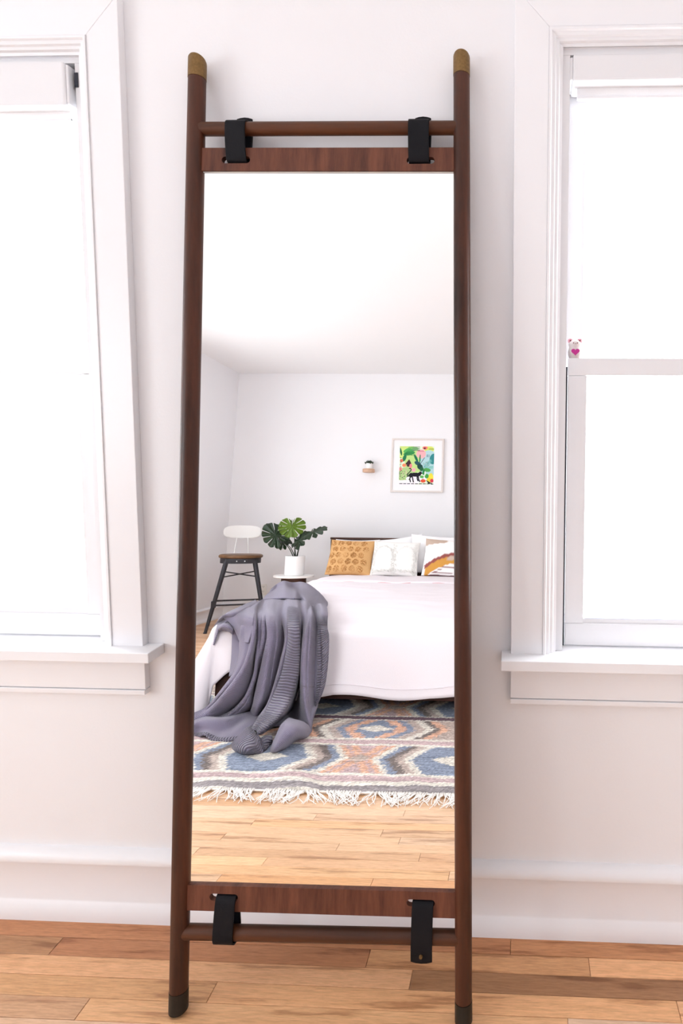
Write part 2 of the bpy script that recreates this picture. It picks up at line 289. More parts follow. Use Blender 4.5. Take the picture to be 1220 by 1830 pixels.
# windows: local x along the wall, local -y into the room, origin at the wall face and at x = opening centre
def window(idx, origin, rz, ow, meet=1.337, horn=.021):
    w = empty('window_%d' % idx, origin, rz, kind='structure'); o = ow / 2; T = M['trim']; V = M['vinyl']
    cz = 2.044; top = 2.125; ci = o + .030; co = o + .103
    for s in (-1, 1):
        a, b_ = sorted((s * ci, s * co)); MB().prism([(s * ci, .683), (s * co, .683), (s * co, top), (s * ci, cz)], -.021).build('casing', T, w, bevel=.0015)
        # stepped inner moulding
        pts = [(0, -.004), (.006, -.006), (.008, -.012), (.014, -.013), (.016, -.018), (.023, -.0195), (.025, -.024), (.030, -.024), (.030, 0)]
        mb = MB(); vs = [(s * (o + p), q, z) for z in (.683, 2.013) for p, q in pts] 
        vs = [(x, y, (z if z < 1 else 2.012 + (abs(x) - o))) for x, y, z in vs]; n_ = len(pts)
        mb.add(vs, [(i, i + 1, i + 1 + n_, i + n_) for i in range(n_ - 1)] + [(0, n_, 2 * n_ - 1, n_ - 1)]); mb.build('casing_moulding', T, w)
        a, b_ = sorted((s * o, s * (o - .016))); MB().box((a, .004, .684), (b_, .14, 1.9995)).build('jamb', V, w)
        a, b_ = sorted((s * (o - .016), s * (o - .0215))); MB().box((a, .034, .683), (b_, .045, meet)).build('sash_gap', M['gap'], w)  # solid black strip stands in for the shade inside this gap
    hd = MB().prism([(-ci, cz), (ci, cz), (co, top), (-co, top)], -.021); hd.build('head_casing', T, w, bevel=.0015)
    mb = MB(); pts = [(0, -.004), (.006, -.006), (.008, -.012), (.014, -.013), (.016, -.018), (.023, -.0195), (.025, -.024), (.030, -.024), (.030, 0)]; n_ = len(pts)
    mb.add([(s * (o + p), q, 2.012 + p) for s in (-1, 1) for p, q in pts], [(i, i + 1, i + 1 + n_, i + n_) for i in range(n_ - 1)] + [(0, n_, 2 * n_ - 1, n_ - 1)]); mb.build('head_moulding', T, w)
    MB().box((-o, .004, 2.0), (o, .14, 2.012)).build('head_jamb', V, w)
    MB().box((-co - horn, -.060, .660), (co + horn, 0, .684)).box((-o, -.001, .660), (o, .15, .6835)).build('sill', T, w, bevel=.002)
    MB().box((-co, -.018, .578), (co, 0, .660)).box((-co, -.0205, .5655), (co, 0, .5765)).build('apron', T, w, bevel=.0012)
    si = o - .0225; st = .043
    # lower sash (inner track), upper sash (outer track)
    ls = empty('lower_sash'); ls.parent = w
    for s in (-1, 1):
        a, b_ = sorted((s * si, s * (si - st))); MB().box((a, .03, .7395), (b_, .06, meet - .0205)).build('stile', V, ls, bevel=.001)
    MB().box((-si, .03, .686), (si, .06, .739)).build('bottom_rail', V, ls, bevel=.002)
    MB().box((-si, .03, meet - .0195), (si, .062, meet + .0195)).build('meeting_rail', V, ls, bevel=.001)
    MB().box((-si + st, .034, .739), (si - st, .05, .750)).build('glazing_bead', V, ls); MB().box((-si + st + .004, .033, .750), (si - st - .004, .036, .7512)).build('bead_seal', M['beadblue'], ls)
    MB().box((-si + st - .004, .044, .736), (si - st + .004, .048, meet - .015)).build('pane', M['glass'], ls)
    us = empty('upper_sash'); us.parent = w
    for s in (-1, 1):
        a, b_ = sorted((s * (si + .002), s * (si - .036))); MB().box((a, .075, meet), (b_, .105, 2.0)).build('stile', V, us, bevel=.001)
    MB().box((-si + .036, .075, 1.908), (si - .036, .105, 2.0)).build('top_rail', V, us); MB().box((-si + .036, .08, meet - .02), (si - .036, .105, meet + .012)).build('bottom_rail', V, us)
    MB().box((-si + .036, .074, 1.9068), (si - .036, .077, 1.908)).build('bead_seal', M['beadblue'], us)
    MB().box((-si + .03, .09, meet), (si - .03, .094, 1.912)).build('pane', M['glass'], us)
    return w
OW = .877
window(1, (-1.4235, 0, 0), 0, OW, horn=.038); window(2, (.5165, 0, 0), 0, OW)
window(3, (XL, -1.75, 0), PI / 2, 1.3); window(4, (XL, -3.5615, 0), PI / 2, OW)
# roller blinds wound up in their cassettes
def blind(x0, x1, z0, z1, y0, label, cap):
    r = empty('roller_blind', ((x0 + x1) / 2, (y0), z0), label=label, cat='blind'); X = (x1 - x0) / 2; h = z1 - z0
    MB().prism([(-X, 0), (X, 0), (X, h), (-X, h)], .07).build('cassette', M['vinyl'], r, bevel=.004)
    for s in (-1, 1): MB().box((s * (X + .003) - .003, .004, .004), (s * (X + .003) + .003, .066, h - .004)).build('end_cap', M['vinyl'], r, bevel=.002)
    MB().box((-X + .012, .03, -.018), (X - .012, .034, .002)).build('fabric', M['linen'], r)
    MB().tube([(-X + .012, .032, -.02), (X - .012, .032, -.02)], .006, 10).build('hem_bar', M['vinyl'], r, smooth=True)
    if cap: MB().box((X + .012, .014, .045), (X + .020, .05, h - .016)).build('bracket', M['gap'], r)
    else: MB().box((-X - .012, .02, .012), (-X - .006, .05, h - .004)).build('bracket', M['gap'], r)
blind(-1.845, -1.014, 1.903, 1.995, -.012, 'white roller blind wound up at top of left window, its dark end bracket showing', True)
blind(.1, .945, 1.944, 1.999, -.002, 'slim white roller blind cassette at top of right window', False)

# wall socket on the back wall
so = empty('wall_socket', (-2.80, YB, .252), label='off-white double power socket low on the wall between stool and bed', cat='socket')
MB().box((-.037, 0, -.01), (.037, .006, .105)).build('cover_plate', M['outlet'], so, bevel=.002)
for z in (.018, .068):
    MB().prism([(.017 * math.cos(t) , z + .010 + .014 * math.sin(t)) for t in [2 * PI * i / 16 for i in range(16)]], .008).build('receptacle', M['outlet'], so)
    MB().box((-.009, .008, z + .008), (-.0065, .0085, z + .018)).box((.0065, .008, z + .008), (.009, .0085, z + .018)).box((-.002, .008, z), (.002, .0085, z + .005)).build('slots', M['gap'], so)

# ------------------------------------------------------------------ leaning ladder mirror
n_ = Vector((.00365695, -.99486998, .10109572)); u_ = Vector((.99999, .0037, 0)); u_ = (u_ - n_ * u_.dot(n_)).normalized(); v_ = n_.cross(u_).normalized()
if v_.z < 0: v_ = -v_
LO = Vector((-.25, -.22406, 0))
lm = empty('ladder_mirror', LO, label='tall leaning ladder mirror with dark walnut posts and black leather straps', cat='mirror')
def LP(u, v, n=0): return u_ * u + v_ * v + n_ * n
LM4 = Matrix(((u_.x, -n_.x, v_.x, 0), (u_.y, -n_.y, v_.y, 0), (u_.z, -n_.z, v_.z, 0), (0, 0, 0, 1)))   # local x=u, y=-n, z=v
def post(ub, ut, r):
    axis = lambda v: ub + (ut - ub) * v / 2.0
    def ringmesh(vs, rr, cuts):
        mb = MB(); N = 28; pts = []
        for v, r_, k in zip(vs, rr, cuts):
            for i in range(N):
                a = 2 * PI * i / N; c, s = math.cos(a) * r_, math.sin(a) * r_
                pts.append(LP(axis(v) + c, v + k * s, s))
        f = [(j * N + i, j * N + (i + 1) % N, (j + 1) * N + (i + 1) % N, (j + 1) * N + i) for j in range(len(vs) - 1) for i in range(N)]
        f += [tuple(range(N))[::-1], tuple((len(vs) - 1) * N + i for i in range(N))]; return mb.add(pts, f)
    p = ringmesh([.046, .5, 1, 1.5, 1.9535], [r * .97, r, r, r, r * .97], [0.05, 0, 0, 0, .0]).build('post', M['walnut'], lm, smooth=True)
    ringmesh([1.954, 1.975, 1.9925, 1.9955], [r, r, r, r * .93], [0, .1, .35, .35]).build('brass_cap', M['brass'], p, smooth=True)
    ringmesh([.0035, .0065, .03, .045], [r * .84, r, r, r], [-.10, -.10, 0, .05]).build('foot_cap', M['darkcap'], p, smooth=True)
RP = .0178
post(-.4488, -.4570, RP + .0006); post(.1388, .1130, RP)
def rung(v0, v1, u0, u1, r): MB().tube([LP(u0, v0), LP(u0 * .66 + u1 * .34, v0 * .66 + v1 * .34), LP(u1, v1)], r, 24).build('rung', M['walnut_x'], lm, smooth=True)
rung(1.8448, 1.8418, -.452, .112, .0142); rung(.1620, .1695, -.446, .134, .0145)
def slot(u0, u1, v0, v1, n=6):
    r = (v1 - v0) / 2; c = (v0 + v1) / 2; o = []
    for k in range(n + 1): a = -PI / 2 + PI * k / n; o.append((u1 - r + r * math.cos(a), c + r * math.sin(a)))
    for k in range(n + 1): a = PI / 2 + PI * k / n; o.append((u0 + r + r * math.cos(a), c + r * math.sin(a)))
    return o
def panel(name, out, slots):
    p = MB().prism(out, .012, LM4 @ Matrix.Translation((0, -.006, 0)), [s[::-1] for s in slots]).build(name, M['veneer'], lm)
    return p
S_TL, S_TR, S_BL, S_BR = (-.396, -.3345, 1.767, 1.7815), (.0, .0595, 1.7625, 1.777), (-.3865, -.327, .2305, .2445), (.0205, .0785, .232, .246)
panel('top_rail_panel', [(-.446, 1.752), (.103, 1.7475), (.105, 1.797), (-.448, 1.801)], [slot(*S_TL), slot(*S_TR)])
panel('bottom_rail_panel', [(-.440, .209), (.124, .211), (.124, .262), (-.438, .260)], [slot(*S_BL), slot(*S_BR)])
MB().prism([(-.4375, .260), (.120, .262), (.103, 1.7475), (-.4435, 1.752)], .008, LM4 @ Matrix.Translation((0, 0.0, 0))).build('mirror_glass', M['mirror'], lm)
for q0, q1 in (((-.437, .261), (-.443, 1.751)), ((-.443, 1.7512), (.102, 1.7468))):
    MB().tube([LP(*q0, .0008), LP(*q1, .0008)], .0011, 4).build('glass_edge', M['glassedge'], lm)
MB().prism([(-.436, .262), (.120, .264), (.103, 1.745), (-.443, 1.75)], .006, LM4 @ Matrix.Translation((0, .0085, 0))).build('backing_board', M['bedwood'], lm)
def strap(uc, w, path, stud=None, skew=0):
    """path of (n, v) swept across width w"""
    def dens(P):
        out = []
        for k in range(len(P) - 1):
            for j in range(5):
                t = j / 5; p0 = P[max(k - 1, 0)]; p1 = P[k]; p2 = P[k + 1]; p3 = P[min(k + 2, len(P) - 1)]
                out.append(tuple(.5 * (2 * b + (c - a) * t + (2 * a - 5 * b + 4 * c - d) * t * t + (-a + 3 * b - 3 * c + d) * t ** 3) for a, b, c, d in zip(p0, p1, p2, p3)))
        return out + [P[-1]]
    D = dens(path); mb = MB(); xs = [-w / 2, -w / 2 + .0015, -w / 4, 0, w / 4, w / 2 - .0015, w / 2]; vs = []
    for i, (n, v) in enumerate(D):
        for x in xs:
            e = 1 if abs(x) < w / 2 - .001 else .93
            last = i >= len(D) - 4; rr = 1 - (.25 * ((i - (len(D) - 4)) / 3) ** 2 if last else 0)
            dv = 0
            if last: dv = (math.copysign(1, D[-1][1] - D[-8][1])) * (.0035 * (1 - (2 * x / w) ** 2)) * ((i - (len(D) - 4)) / 3)
            vs.append(LP(uc + x + skew * i / len(D), v + dv, n))
    m_ = len(xs); f = [(i * m_ + j, i * m_ + j + 1, (i + 1) * m_ + j + 1, (i + 1) * m_ + j) for i in range(len(D) - 1) for j in range(m_ - 1)]
    s = mb.add(vs, f).build('strap', M['leather'], lm, smooth='all', solid=.0028)
    if stud: MB().tube([LP(*stud, .0195), LP(*stud, .023)], [.0038, .003], 14).build('stud', M['brass'], s, smooth=True)
def top_path(v0, vr): # inner end behind, through the slot, up the front, over the rung, down behind, tab up
    return [(-.010, v0 + .030), (-.0095, v0 + .008), (-.004, v0 - .0005), (.004, v0 - .0005), (.010, v0 + .010), (.0155, vr - .03), (.0172, vr), (.012, vr + .0108), (0, vr + .0158), (-.0125, vr + .0118), (-.0175, vr), (-.014, vr - .03), (-.0135, vr - .05)]
strap(-.3635, .0425, top_path(1.7725, 1.8445)); strap(.0262, .0435, top_path(1.7683, 1.8425))
for uc, vr in ((-.3600, 1.8445), (.0295, 1.8425)):
    strap(uc, .034, [(-.017, vr - .055), (-.0195, vr - .03), (-.0215, vr), (-.020, vr + .020), (-.0185, vr + .0320)])
def bot_path(v0, vr, ext):
    p = [(-.010, v0 - .030), (-.0095, v0 - .008), (-.004, v0 + .0005), (.004, v0 + .0005), (.010, v0 - .010), (.0155, vr + .03), (.0180, vr)]
    return p + ([(.0185, vr - .015), (.0165, vr - .036)] if ext else [(.0125, vr - .0135), (0, vr - .0178), (-.0125, vr - .0135), (-.018, vr), (-.014, vr + .03)])
strap(-.3515, .0410, bot_path(.2385, .163, False)); strap(.0540, .0430, bot_path(.240, .1685, True), stud=(.0535, .1445))
strap(-.3545, .036, [(-.017, .218), (-.0195, .19), (-.0215, .163), (-.0205, .145), (-.0185, .1345)])

# small bear figurine on the meeting rail of the right window
bf = empty('bear_figurine', (.1165, .046, 1.3565), label='tiny white bear figurine with pink heart on right window meeting rail', cat='figurine')
FM = plain('white_felt', (.62, .56, .54), .9, 0, 500, .3); FP = plain('pink_felt', lin((190, 50, 140)), .8); FD = plain('dark_red_eye', lin((110, 20, 40)), .4); FK = plain('pale_pink_felt', lin((206, 150, 160)), .8)
MB().lathe([(.004, 0), (.0125, .0005), (.0155, .008), (.0158, .016), (.0138, .0225), (.0128, .026), (.0145, .0315), (.0130, .0375), (.008, .0415), (.002, .0425)], 24).build('body', FM, bf, smooth=True)
for s in (-1, 1):
    e = MB().lathe([(.0005, -.0055), (.0045, -.004), (.0056, 0), (.0045, .004), (.0005, .0055)], 12, (s * .0110, 0, .0405)).build('ear', FK, bf, smooth=True)
    MB().lathe([(.0002, -.002), (.0018, -.001), (.0018, .001), (.0002, .002)], 10, (s * .0110, -.0055, .0405)).build('inner_ear', FD, e, smooth=True)
    MB().lathe([(.0002, -.0013), (.0012, -.0006), (.0012, .0006), (.0002, .0013)], 8, (s * .0045, -.0138, .0345)).build('eye', FD, bf, smooth=True)
MB().box((-.0016, -.0146, .0322), (.0016, -.0136, .0330)).build('mouth', FD, bf)
hp = [(.0095 * (math.sin(t) ** 3), .0145 + .0085 * (13 * math.cos(t) - 5 * math.cos(2 * t) - 2 * math.cos(3 * t) - math.cos(4 * t)) / 16) for t in [2 * PI * i / 28 for i in range(28)]]
MB().prism(hp, -.003, Matrix.Translation((0, -.0142, 0))).build('heart', FP, bf, bevel=.0008)

# ------------------------------------------------------------------ rug
RX0, RX1, RY0, RY1 = -2.02, .62, -1.222, -3.42
def rug_colour(x, y):
    """woven bands counted from the front edge: colours belong to the wool"""
    W_ = np.array(lin((226, 220, 208))); BL = np.array(lin((140, 150, 168))); GR = np.array(lin((128, 122, 126))); PK = np.array(lin((196, 172, 172))); PE = np.array(lin((222, 176, 150)))
    TA = np.array(lin((190, 174, 164))); DK = np.array(lin((126, 116, 112))); PU = np.array(lin((112, 90, 100))); DG = np.array(lin((152, 145, 146)))
    d = RY0 - y; col = np.zeros(x.shape + (3,)); col[:] = W_
    def put(mask, c): col[mask] = c
    bands = [(0, .006, W_), (.006, .060, DG), (.060, .096, W_), (.096, .142, PK), (.142, .166, W_), (.47, .492, W_), (.492, .54, PK), (.54, .566, W_), (.826, .838, W_), (.838, .886, PU), (.886, .9, W_)]
    rows = [(.166, .47, -1.08, .80, 0), (.566, .826, -.70, .80, 1), (.9, 1.2, -1.08, .80, 0), (1.27, 1.55, -.70, .80, 1), (1.62, 1.92, -1.08, .80, 0)]
    bands += [(1.2, 1.22, W_), (1.22, 1.25, PK), (1.25, 1.27, W_), (1.55, 1.57, W_), (1.57, 1.60, PU), (1.60, 1.62, W_), (1.92, 1.96, W_), (1.96, 2.06, PK), (2.06, 2.1, W_), (2.1, 2.2, DG)]
    for a, b_, c in bands: put((d >= a) & (d < b_), c)
    for a, b_, xc, per, kind in rows:
        inb = (d >= a) & (d < b_); dy = np.abs(d - (a + b_) / 2); hh = (b_ - a) / 2
        dx = np.abs((x - xc + per / 2) % per - per / 2); q = dx + dy * .52 if kind == 0 else dx + dy * .62
        if kind == 0:
            seq = [(0, .178, BL), (.178, .212, W_), (.212, .25, TA), (.25, .285, DK), (.285, .318, BL), (.318, .35, W_), (.35, .374, PE), (.374, .6, PK)]
        else:
            seq = [(0, .10, BL), (.10, .158, PE), (.158, .20, BL), (.20, .245, TA), (.245, .288, W_), (.288, .322, DK), (.322, .362, PE), (.362, .6, TA)]
        for s0, s1, c in seq: put(inb & (q >= s0) & (q < s1), c)
        put(inb & (dx / .095 + dy / (.055 if kind == 0 else .05) < 1), W_)
        if kind == 0:
            r = per / 2 - dx; put(inb & (np.abs(r - dy * .42) < .018), PE); put(inb & (dy / .05 + r / .05 < 1), TA)
        else: put(inb & (q > .08) & (q < .12) & (dy > hh * .2) & (dy < hh * .45), BL)
    return col
nx, ny = 400, 330
rs = np.random.RandomState(3)
X = np.linspace(RX0, RX1, nx + 1); Y = np.linspace(RY0, RY1, ny + 1); XX, YY = np.meshgrid(X, Y)
jx = rs.normal(0, .0065, XX.shape); jy = rs.normal(0, .0022, XX.shape)
C3 = rug_colour(XX + jx, np.minimum(YY + jy, RY0)); C3 = C3 * (1 + rs.normal(0, .17, XX.shape))[..., None] * (1 + rs.normal(0, .04, XX.shape)[..., None])
sk_ = np.repeat(rs.normal(0, .10, (ny + 1, (nx + 16) // 16 + 1)), 16, axis=1)[:, :nx + 1]; C3 = C3 * (1 + sk_ + rs.normal(0, .05, (ny + 1, 1)))[..., None]
DD = RY0 - YY
wave = .0055 * np.sin(XX * 13 + DD * 5) * np.exp(-((DD - .1) / .22) ** 2) + .004 * np.sin(XX * 7.3 + 1 + DD * 9) * np.exp(-DD / .9) + .0025 * np.sin(XX * 29 + DD * 14) * np.exp(-DD / .3)
ZZ = .0075 + np.abs(wave) + wave * .3; YS = YY + .010 * np.sin(XX * 9 + 1.3) * np.exp(-((DD - .07) / .05) ** 2)
rug = empty('kilim_rug', ((RX0 + RX1) / 2, (RY0 + RY1) / 2, 0), label='patterned wool kilim rug with blue diamonds under the bed, seen in mirror', cat='rug')
mb = MB(); vs = list(zip(XX.ravel(), YS.ravel(), ZZ.ravel())); nb = (nx + 1) * (ny + 1)
mb.v = vs + [(x, y, .001) for x, y, z in vs]
mb.f = [(j * (nx + 1) + i, (j + 1) * (nx + 1) + i, (j + 1) * (nx + 1) + i + 1, j * (nx + 1) + i + 1) for j in range(ny) for i in range(nx)]
edge = [i for i in range(nx + 1)] + [j * (nx + 1) + nx for j in range(1, ny + 1)] + [ny * (nx + 1) + i for i in range(nx - 1, -1, -1)] + [j * (nx + 1) for j in range(ny - 1, 0, -1)]
mb.f += [(edge[k], edge[(k + 1) % len(edge)], edge[(k + 1) % len(edge)] + nb, edge[k] + nb) for k in range(len(edge))]
cc = np.concatenate([np.clip(C3, 0, 1), np.ones(XX.shape + (1,))], 2).reshape(-1, 4); mb.col = np.concatenate([cc, cc])
L0 = rug.location
mb.v = [(v[0] - L0.x, v[1] - L0.y, v[2]) for v in mb.v]; mb.build('woven_field', M['rug'], rug, smooth='all')
# knotted cotton fringe along the front and the back edge
fr_ = MB(); rr = random.Random(8)
for side, y0, sg in (('front', RY0, 1), ('back', RY1, -1)):
    x = RX0; lean = 0
    while x < RX1:
        if rr.random() < .12: lean = rr.uniform(-1, 1)
        lean = lean * .9 + rr.uniform(-.25, .25)
        if side == 'front' and math.sin(x * 31) + .7 * math.sin(x * 77 + 1) > 1.15: x += .012; continue
        for q in range(3 if side == 'front' else 2):
            L = rr.uniform(.055, .105); a = lean * .9 + rr.uniform(-.5, .5); cx = x + rr.uniform(-.003, .003); cur = rr.uniform(-1, 1) * .02; pts = []
            for k in range(7):
                t = k / 6; bx = .3 if t < .25 else 1
                pts.append((cx + L * math.sin(a) * max(0, t - .12) + cur * math.sin(t * 4.2) * t, y0 + sg * (.002 + L * t * (.55 + .45 * math.cos(a))), .0035 + .007 * (1 - t) + .004 * abs(math.sin(t * 5 + q + x * 40))))
            fr_.tube([(p[0] - L0.x, p[1] - L0.y, p[2]) for p in pts], [.0026, .0026, .002, .0018, .0017, .0016, .0014], 4)
        x += .0105
tag(fr_.build('fringe', M['fringe'], rug, smooth='all'), kind='stuff')
for y0, sg in ((RY0, 1), (RY1, -1)):
    MB().tube([(RX0 - L0.x, y0 - L0.y + sg * .002, .008), (RX1 - L0.x, y0 - L0.y + sg * .002, .008)], .0035, 6).build('selvedge', M['fringe'], rug, smooth='all')

# ------------------------------------------------------------------ bed
YF = -2.13; YH = -5.05; XB = -1.635; WB = 1.80
def bx(x, y): return x - .105 * (YF - y)            # the bed stands a little askew to the wall
bed = empty('platform_bed', (bx(XB + WB / 2, -3.55), -3.55, 0), label='low dark walnut platform bed with plain headboard, seen in mirror', cat='bed')
BLc = bed.location
def bedbox(name, a, b_, mat, bev=.004, par=None):
    vs = [Vector((bx(x, y) - BLc.x, y - BLc.y, z)) for x in (a[0], b_[0]) for y in (a[1], b_[1]) for z in (a[2], b_[2])]
    return MB().add(vs, [(0, 1, 3, 2), (4, 6, 7, 5), (0, 4, 5, 1), (2, 3, 7, 6), (0, 2, 6, 4), (1, 5, 7, 3)]).build(name, mat, par or bed, bevel=bev)
bedbox('foot_rail', (XB + .01, YF - .035, .085), (XB + WB - .01, YF, .235), M['bedwood'])
for a in (XB + .01, XB + WB - .045): bedbox('side_rail', (a, YH + .06, .085), (a + .035, YF - .036, .235), M['bedwood'])
hb = bedbox('headboard', (XB - .03, YH - .04, .10), (XB + WB + .03, YH, .86), M['bedwood'])
bedbox('headboard_cap', (XB - .035, YH - .045, .861), (XB + WB + .035, YH + .004, .882), M['bedwood'], .003)
for a in (XB + .03, XB + WB - .09):
    for y in (YF - .10, YH - .03): bedbox('leg', (a, y, .0095), (a + .06, y + .06, .085), M['bedwood'])
for k in range(14): bedbox('slat', (XB + .046, YH + .12 + k * .205, .20), (XB + WB - .046, YH + .20 + k * .205, .215), M['bedwood'], 0)
mt = MB(); 
mat_ob = bedbox('mattress', (XB + .03, YH + .03, .216), (XB + WB - .02, YF - .03, .42), M['linen'], .035); 
# duvet: cloth coordinates p (across), q (along, 0 = foot edge); overflow beyond the mattress hangs down
def duvet_pt(p, q):
    """p from -.36 to WB+.3, q from -.335 (foot hem) to 2.62"""
    R = .03; ox = -p if p < 0 else (p - WB if p > WB else 0); oy = -q if q < 0 else 0
    cx_ = min(max(p, 0), WB); cy_ = max(q, 0); o = math.hypot(ox, oy)
    zt = .468 + .044 * (1 - math.exp(-max(0, q) / .30)) + .012 * noise.noise(Vector((p * 2.2, q * 1.7, 0))) + .006 * noise.noise(Vector((p * 6 + q * 3, q * 6, 3)))
    if o == 0:
        e = min(cx_, WB - cx_, cy_); zt -= .022 * math.exp(-e / .035)
        return (cx_, cy_, zt)
    zt -= .022; dx, dy = (-ox if p < 0 else ox) / o, -oy / o
    s = o
    if s < R * PI / 2: out = R * math.sin(s / R) * .8; dz = R * (1 - math.cos(s / R))
    else: out = R * .8; dz = R + (s - R * PI / 2)
    corner = min(ox, oy) / max(ox, oy, 1e-6) if ox > 0 and oy > 0 else 0
    h = max(0, s - .05)
    tang = cx_ * 1.0 if oy > ox else cy_ * 1.0
    fold = .010 * math.sin(tang * 13 + 1.5 * math.sin(tang * 5)) * min(1, h / .25) + .012 * noise.noise(Vector((tang * 4, h * 3, 7))) * min(1, h / .15)
    flare = h * (.04 + .42 * corner ** .7) + (h * .18 if ox > oy and p < 0 and q < .9 else 0)
    out += max(-.0, flare + fold * (1 if not (oy > ox) else .8) + .004)
    lim = zt - .020
    if dz > lim: out += (dz - lim) * .9; dz = lim
    return (cx_ + dx * out, cy_ + dy * out, zt - dz)
du = empty('duvet', (bx(XB + WB / 2, -3.3), -3.3, .5), label='thin white duvet with a pale pink cast spread over the bed', cat='duvet'); DL = du.location
PN, QN = 132, 168
def dfn(u, v):
    p = -.365 + u * (WB + .70); q0 = -.348 + .10 * math.exp(-((p - .12) / .10) ** 2) - (.08 if p < 0 else 0); q = q0 + v * (2.60 - q0)
    if v < .12: q += .016 * math.sin(p * 9.5 + .8) * (1 - v / .12) - .012 * abs(math.sin(p * 6.2 + 2.2)) * (1 - v / .12)
    a = duvet_pt(p, q); y = YF - a[1]; x = XB + a[0]; return (bx(x, y) - DL.x, y - DL.y, a[2] - DL.z)
MB().grid(dfn, PN, QN).build('duvet_cover', M['duvet'], du, smooth='all', solid=.012)
def foldfn(u, v):
    p = -.05 + u * (WB + .10); q = 1.92 + v * .62 + .012 * math.sin(p * 5); a = duvet_pt(min(max(p, .0), WB), q); y = YF - a[1]; x = XB + p
    z = a[2] + .016 - .02 * (abs(u - .5) * 2) ** 8 + .006 * noise.noise(Vector((p * 3, q * 5, 9))); 
    if v < .06: z -= .012 * (1 - v / .06)
    return (bx(x, y) - DL.x, y - DL.y, z - DL.z)
MB().grid(foldfn, 90, 26).build('turned_back_edge', M['duvet'], du, smooth='all', solid=.010)
pts = [foldfn(.0 + k / 60, 0) for k in range(61)]
for i0, i1 in ((4, 16), (21, 31), (36, 58)):
    MB().tube([(x, y + .006, z + .004 * math.sin(i * .9)) for i, (x, y, z) in enumerate(pts[i0:i1])], .0035, 6).build('pink_piping', M['pinkseam'], du, smooth='all')
hem = [dfn(u / 90, 0) for u in range(30, 86)]
hem = [dfn(u / 90, .018) for u in range(18, 86)]
MB().tube([(x, y + .009, z) for x, y, z in hem], .0022, 5).build('hem_seam', M['duvet'], du, smooth='all')

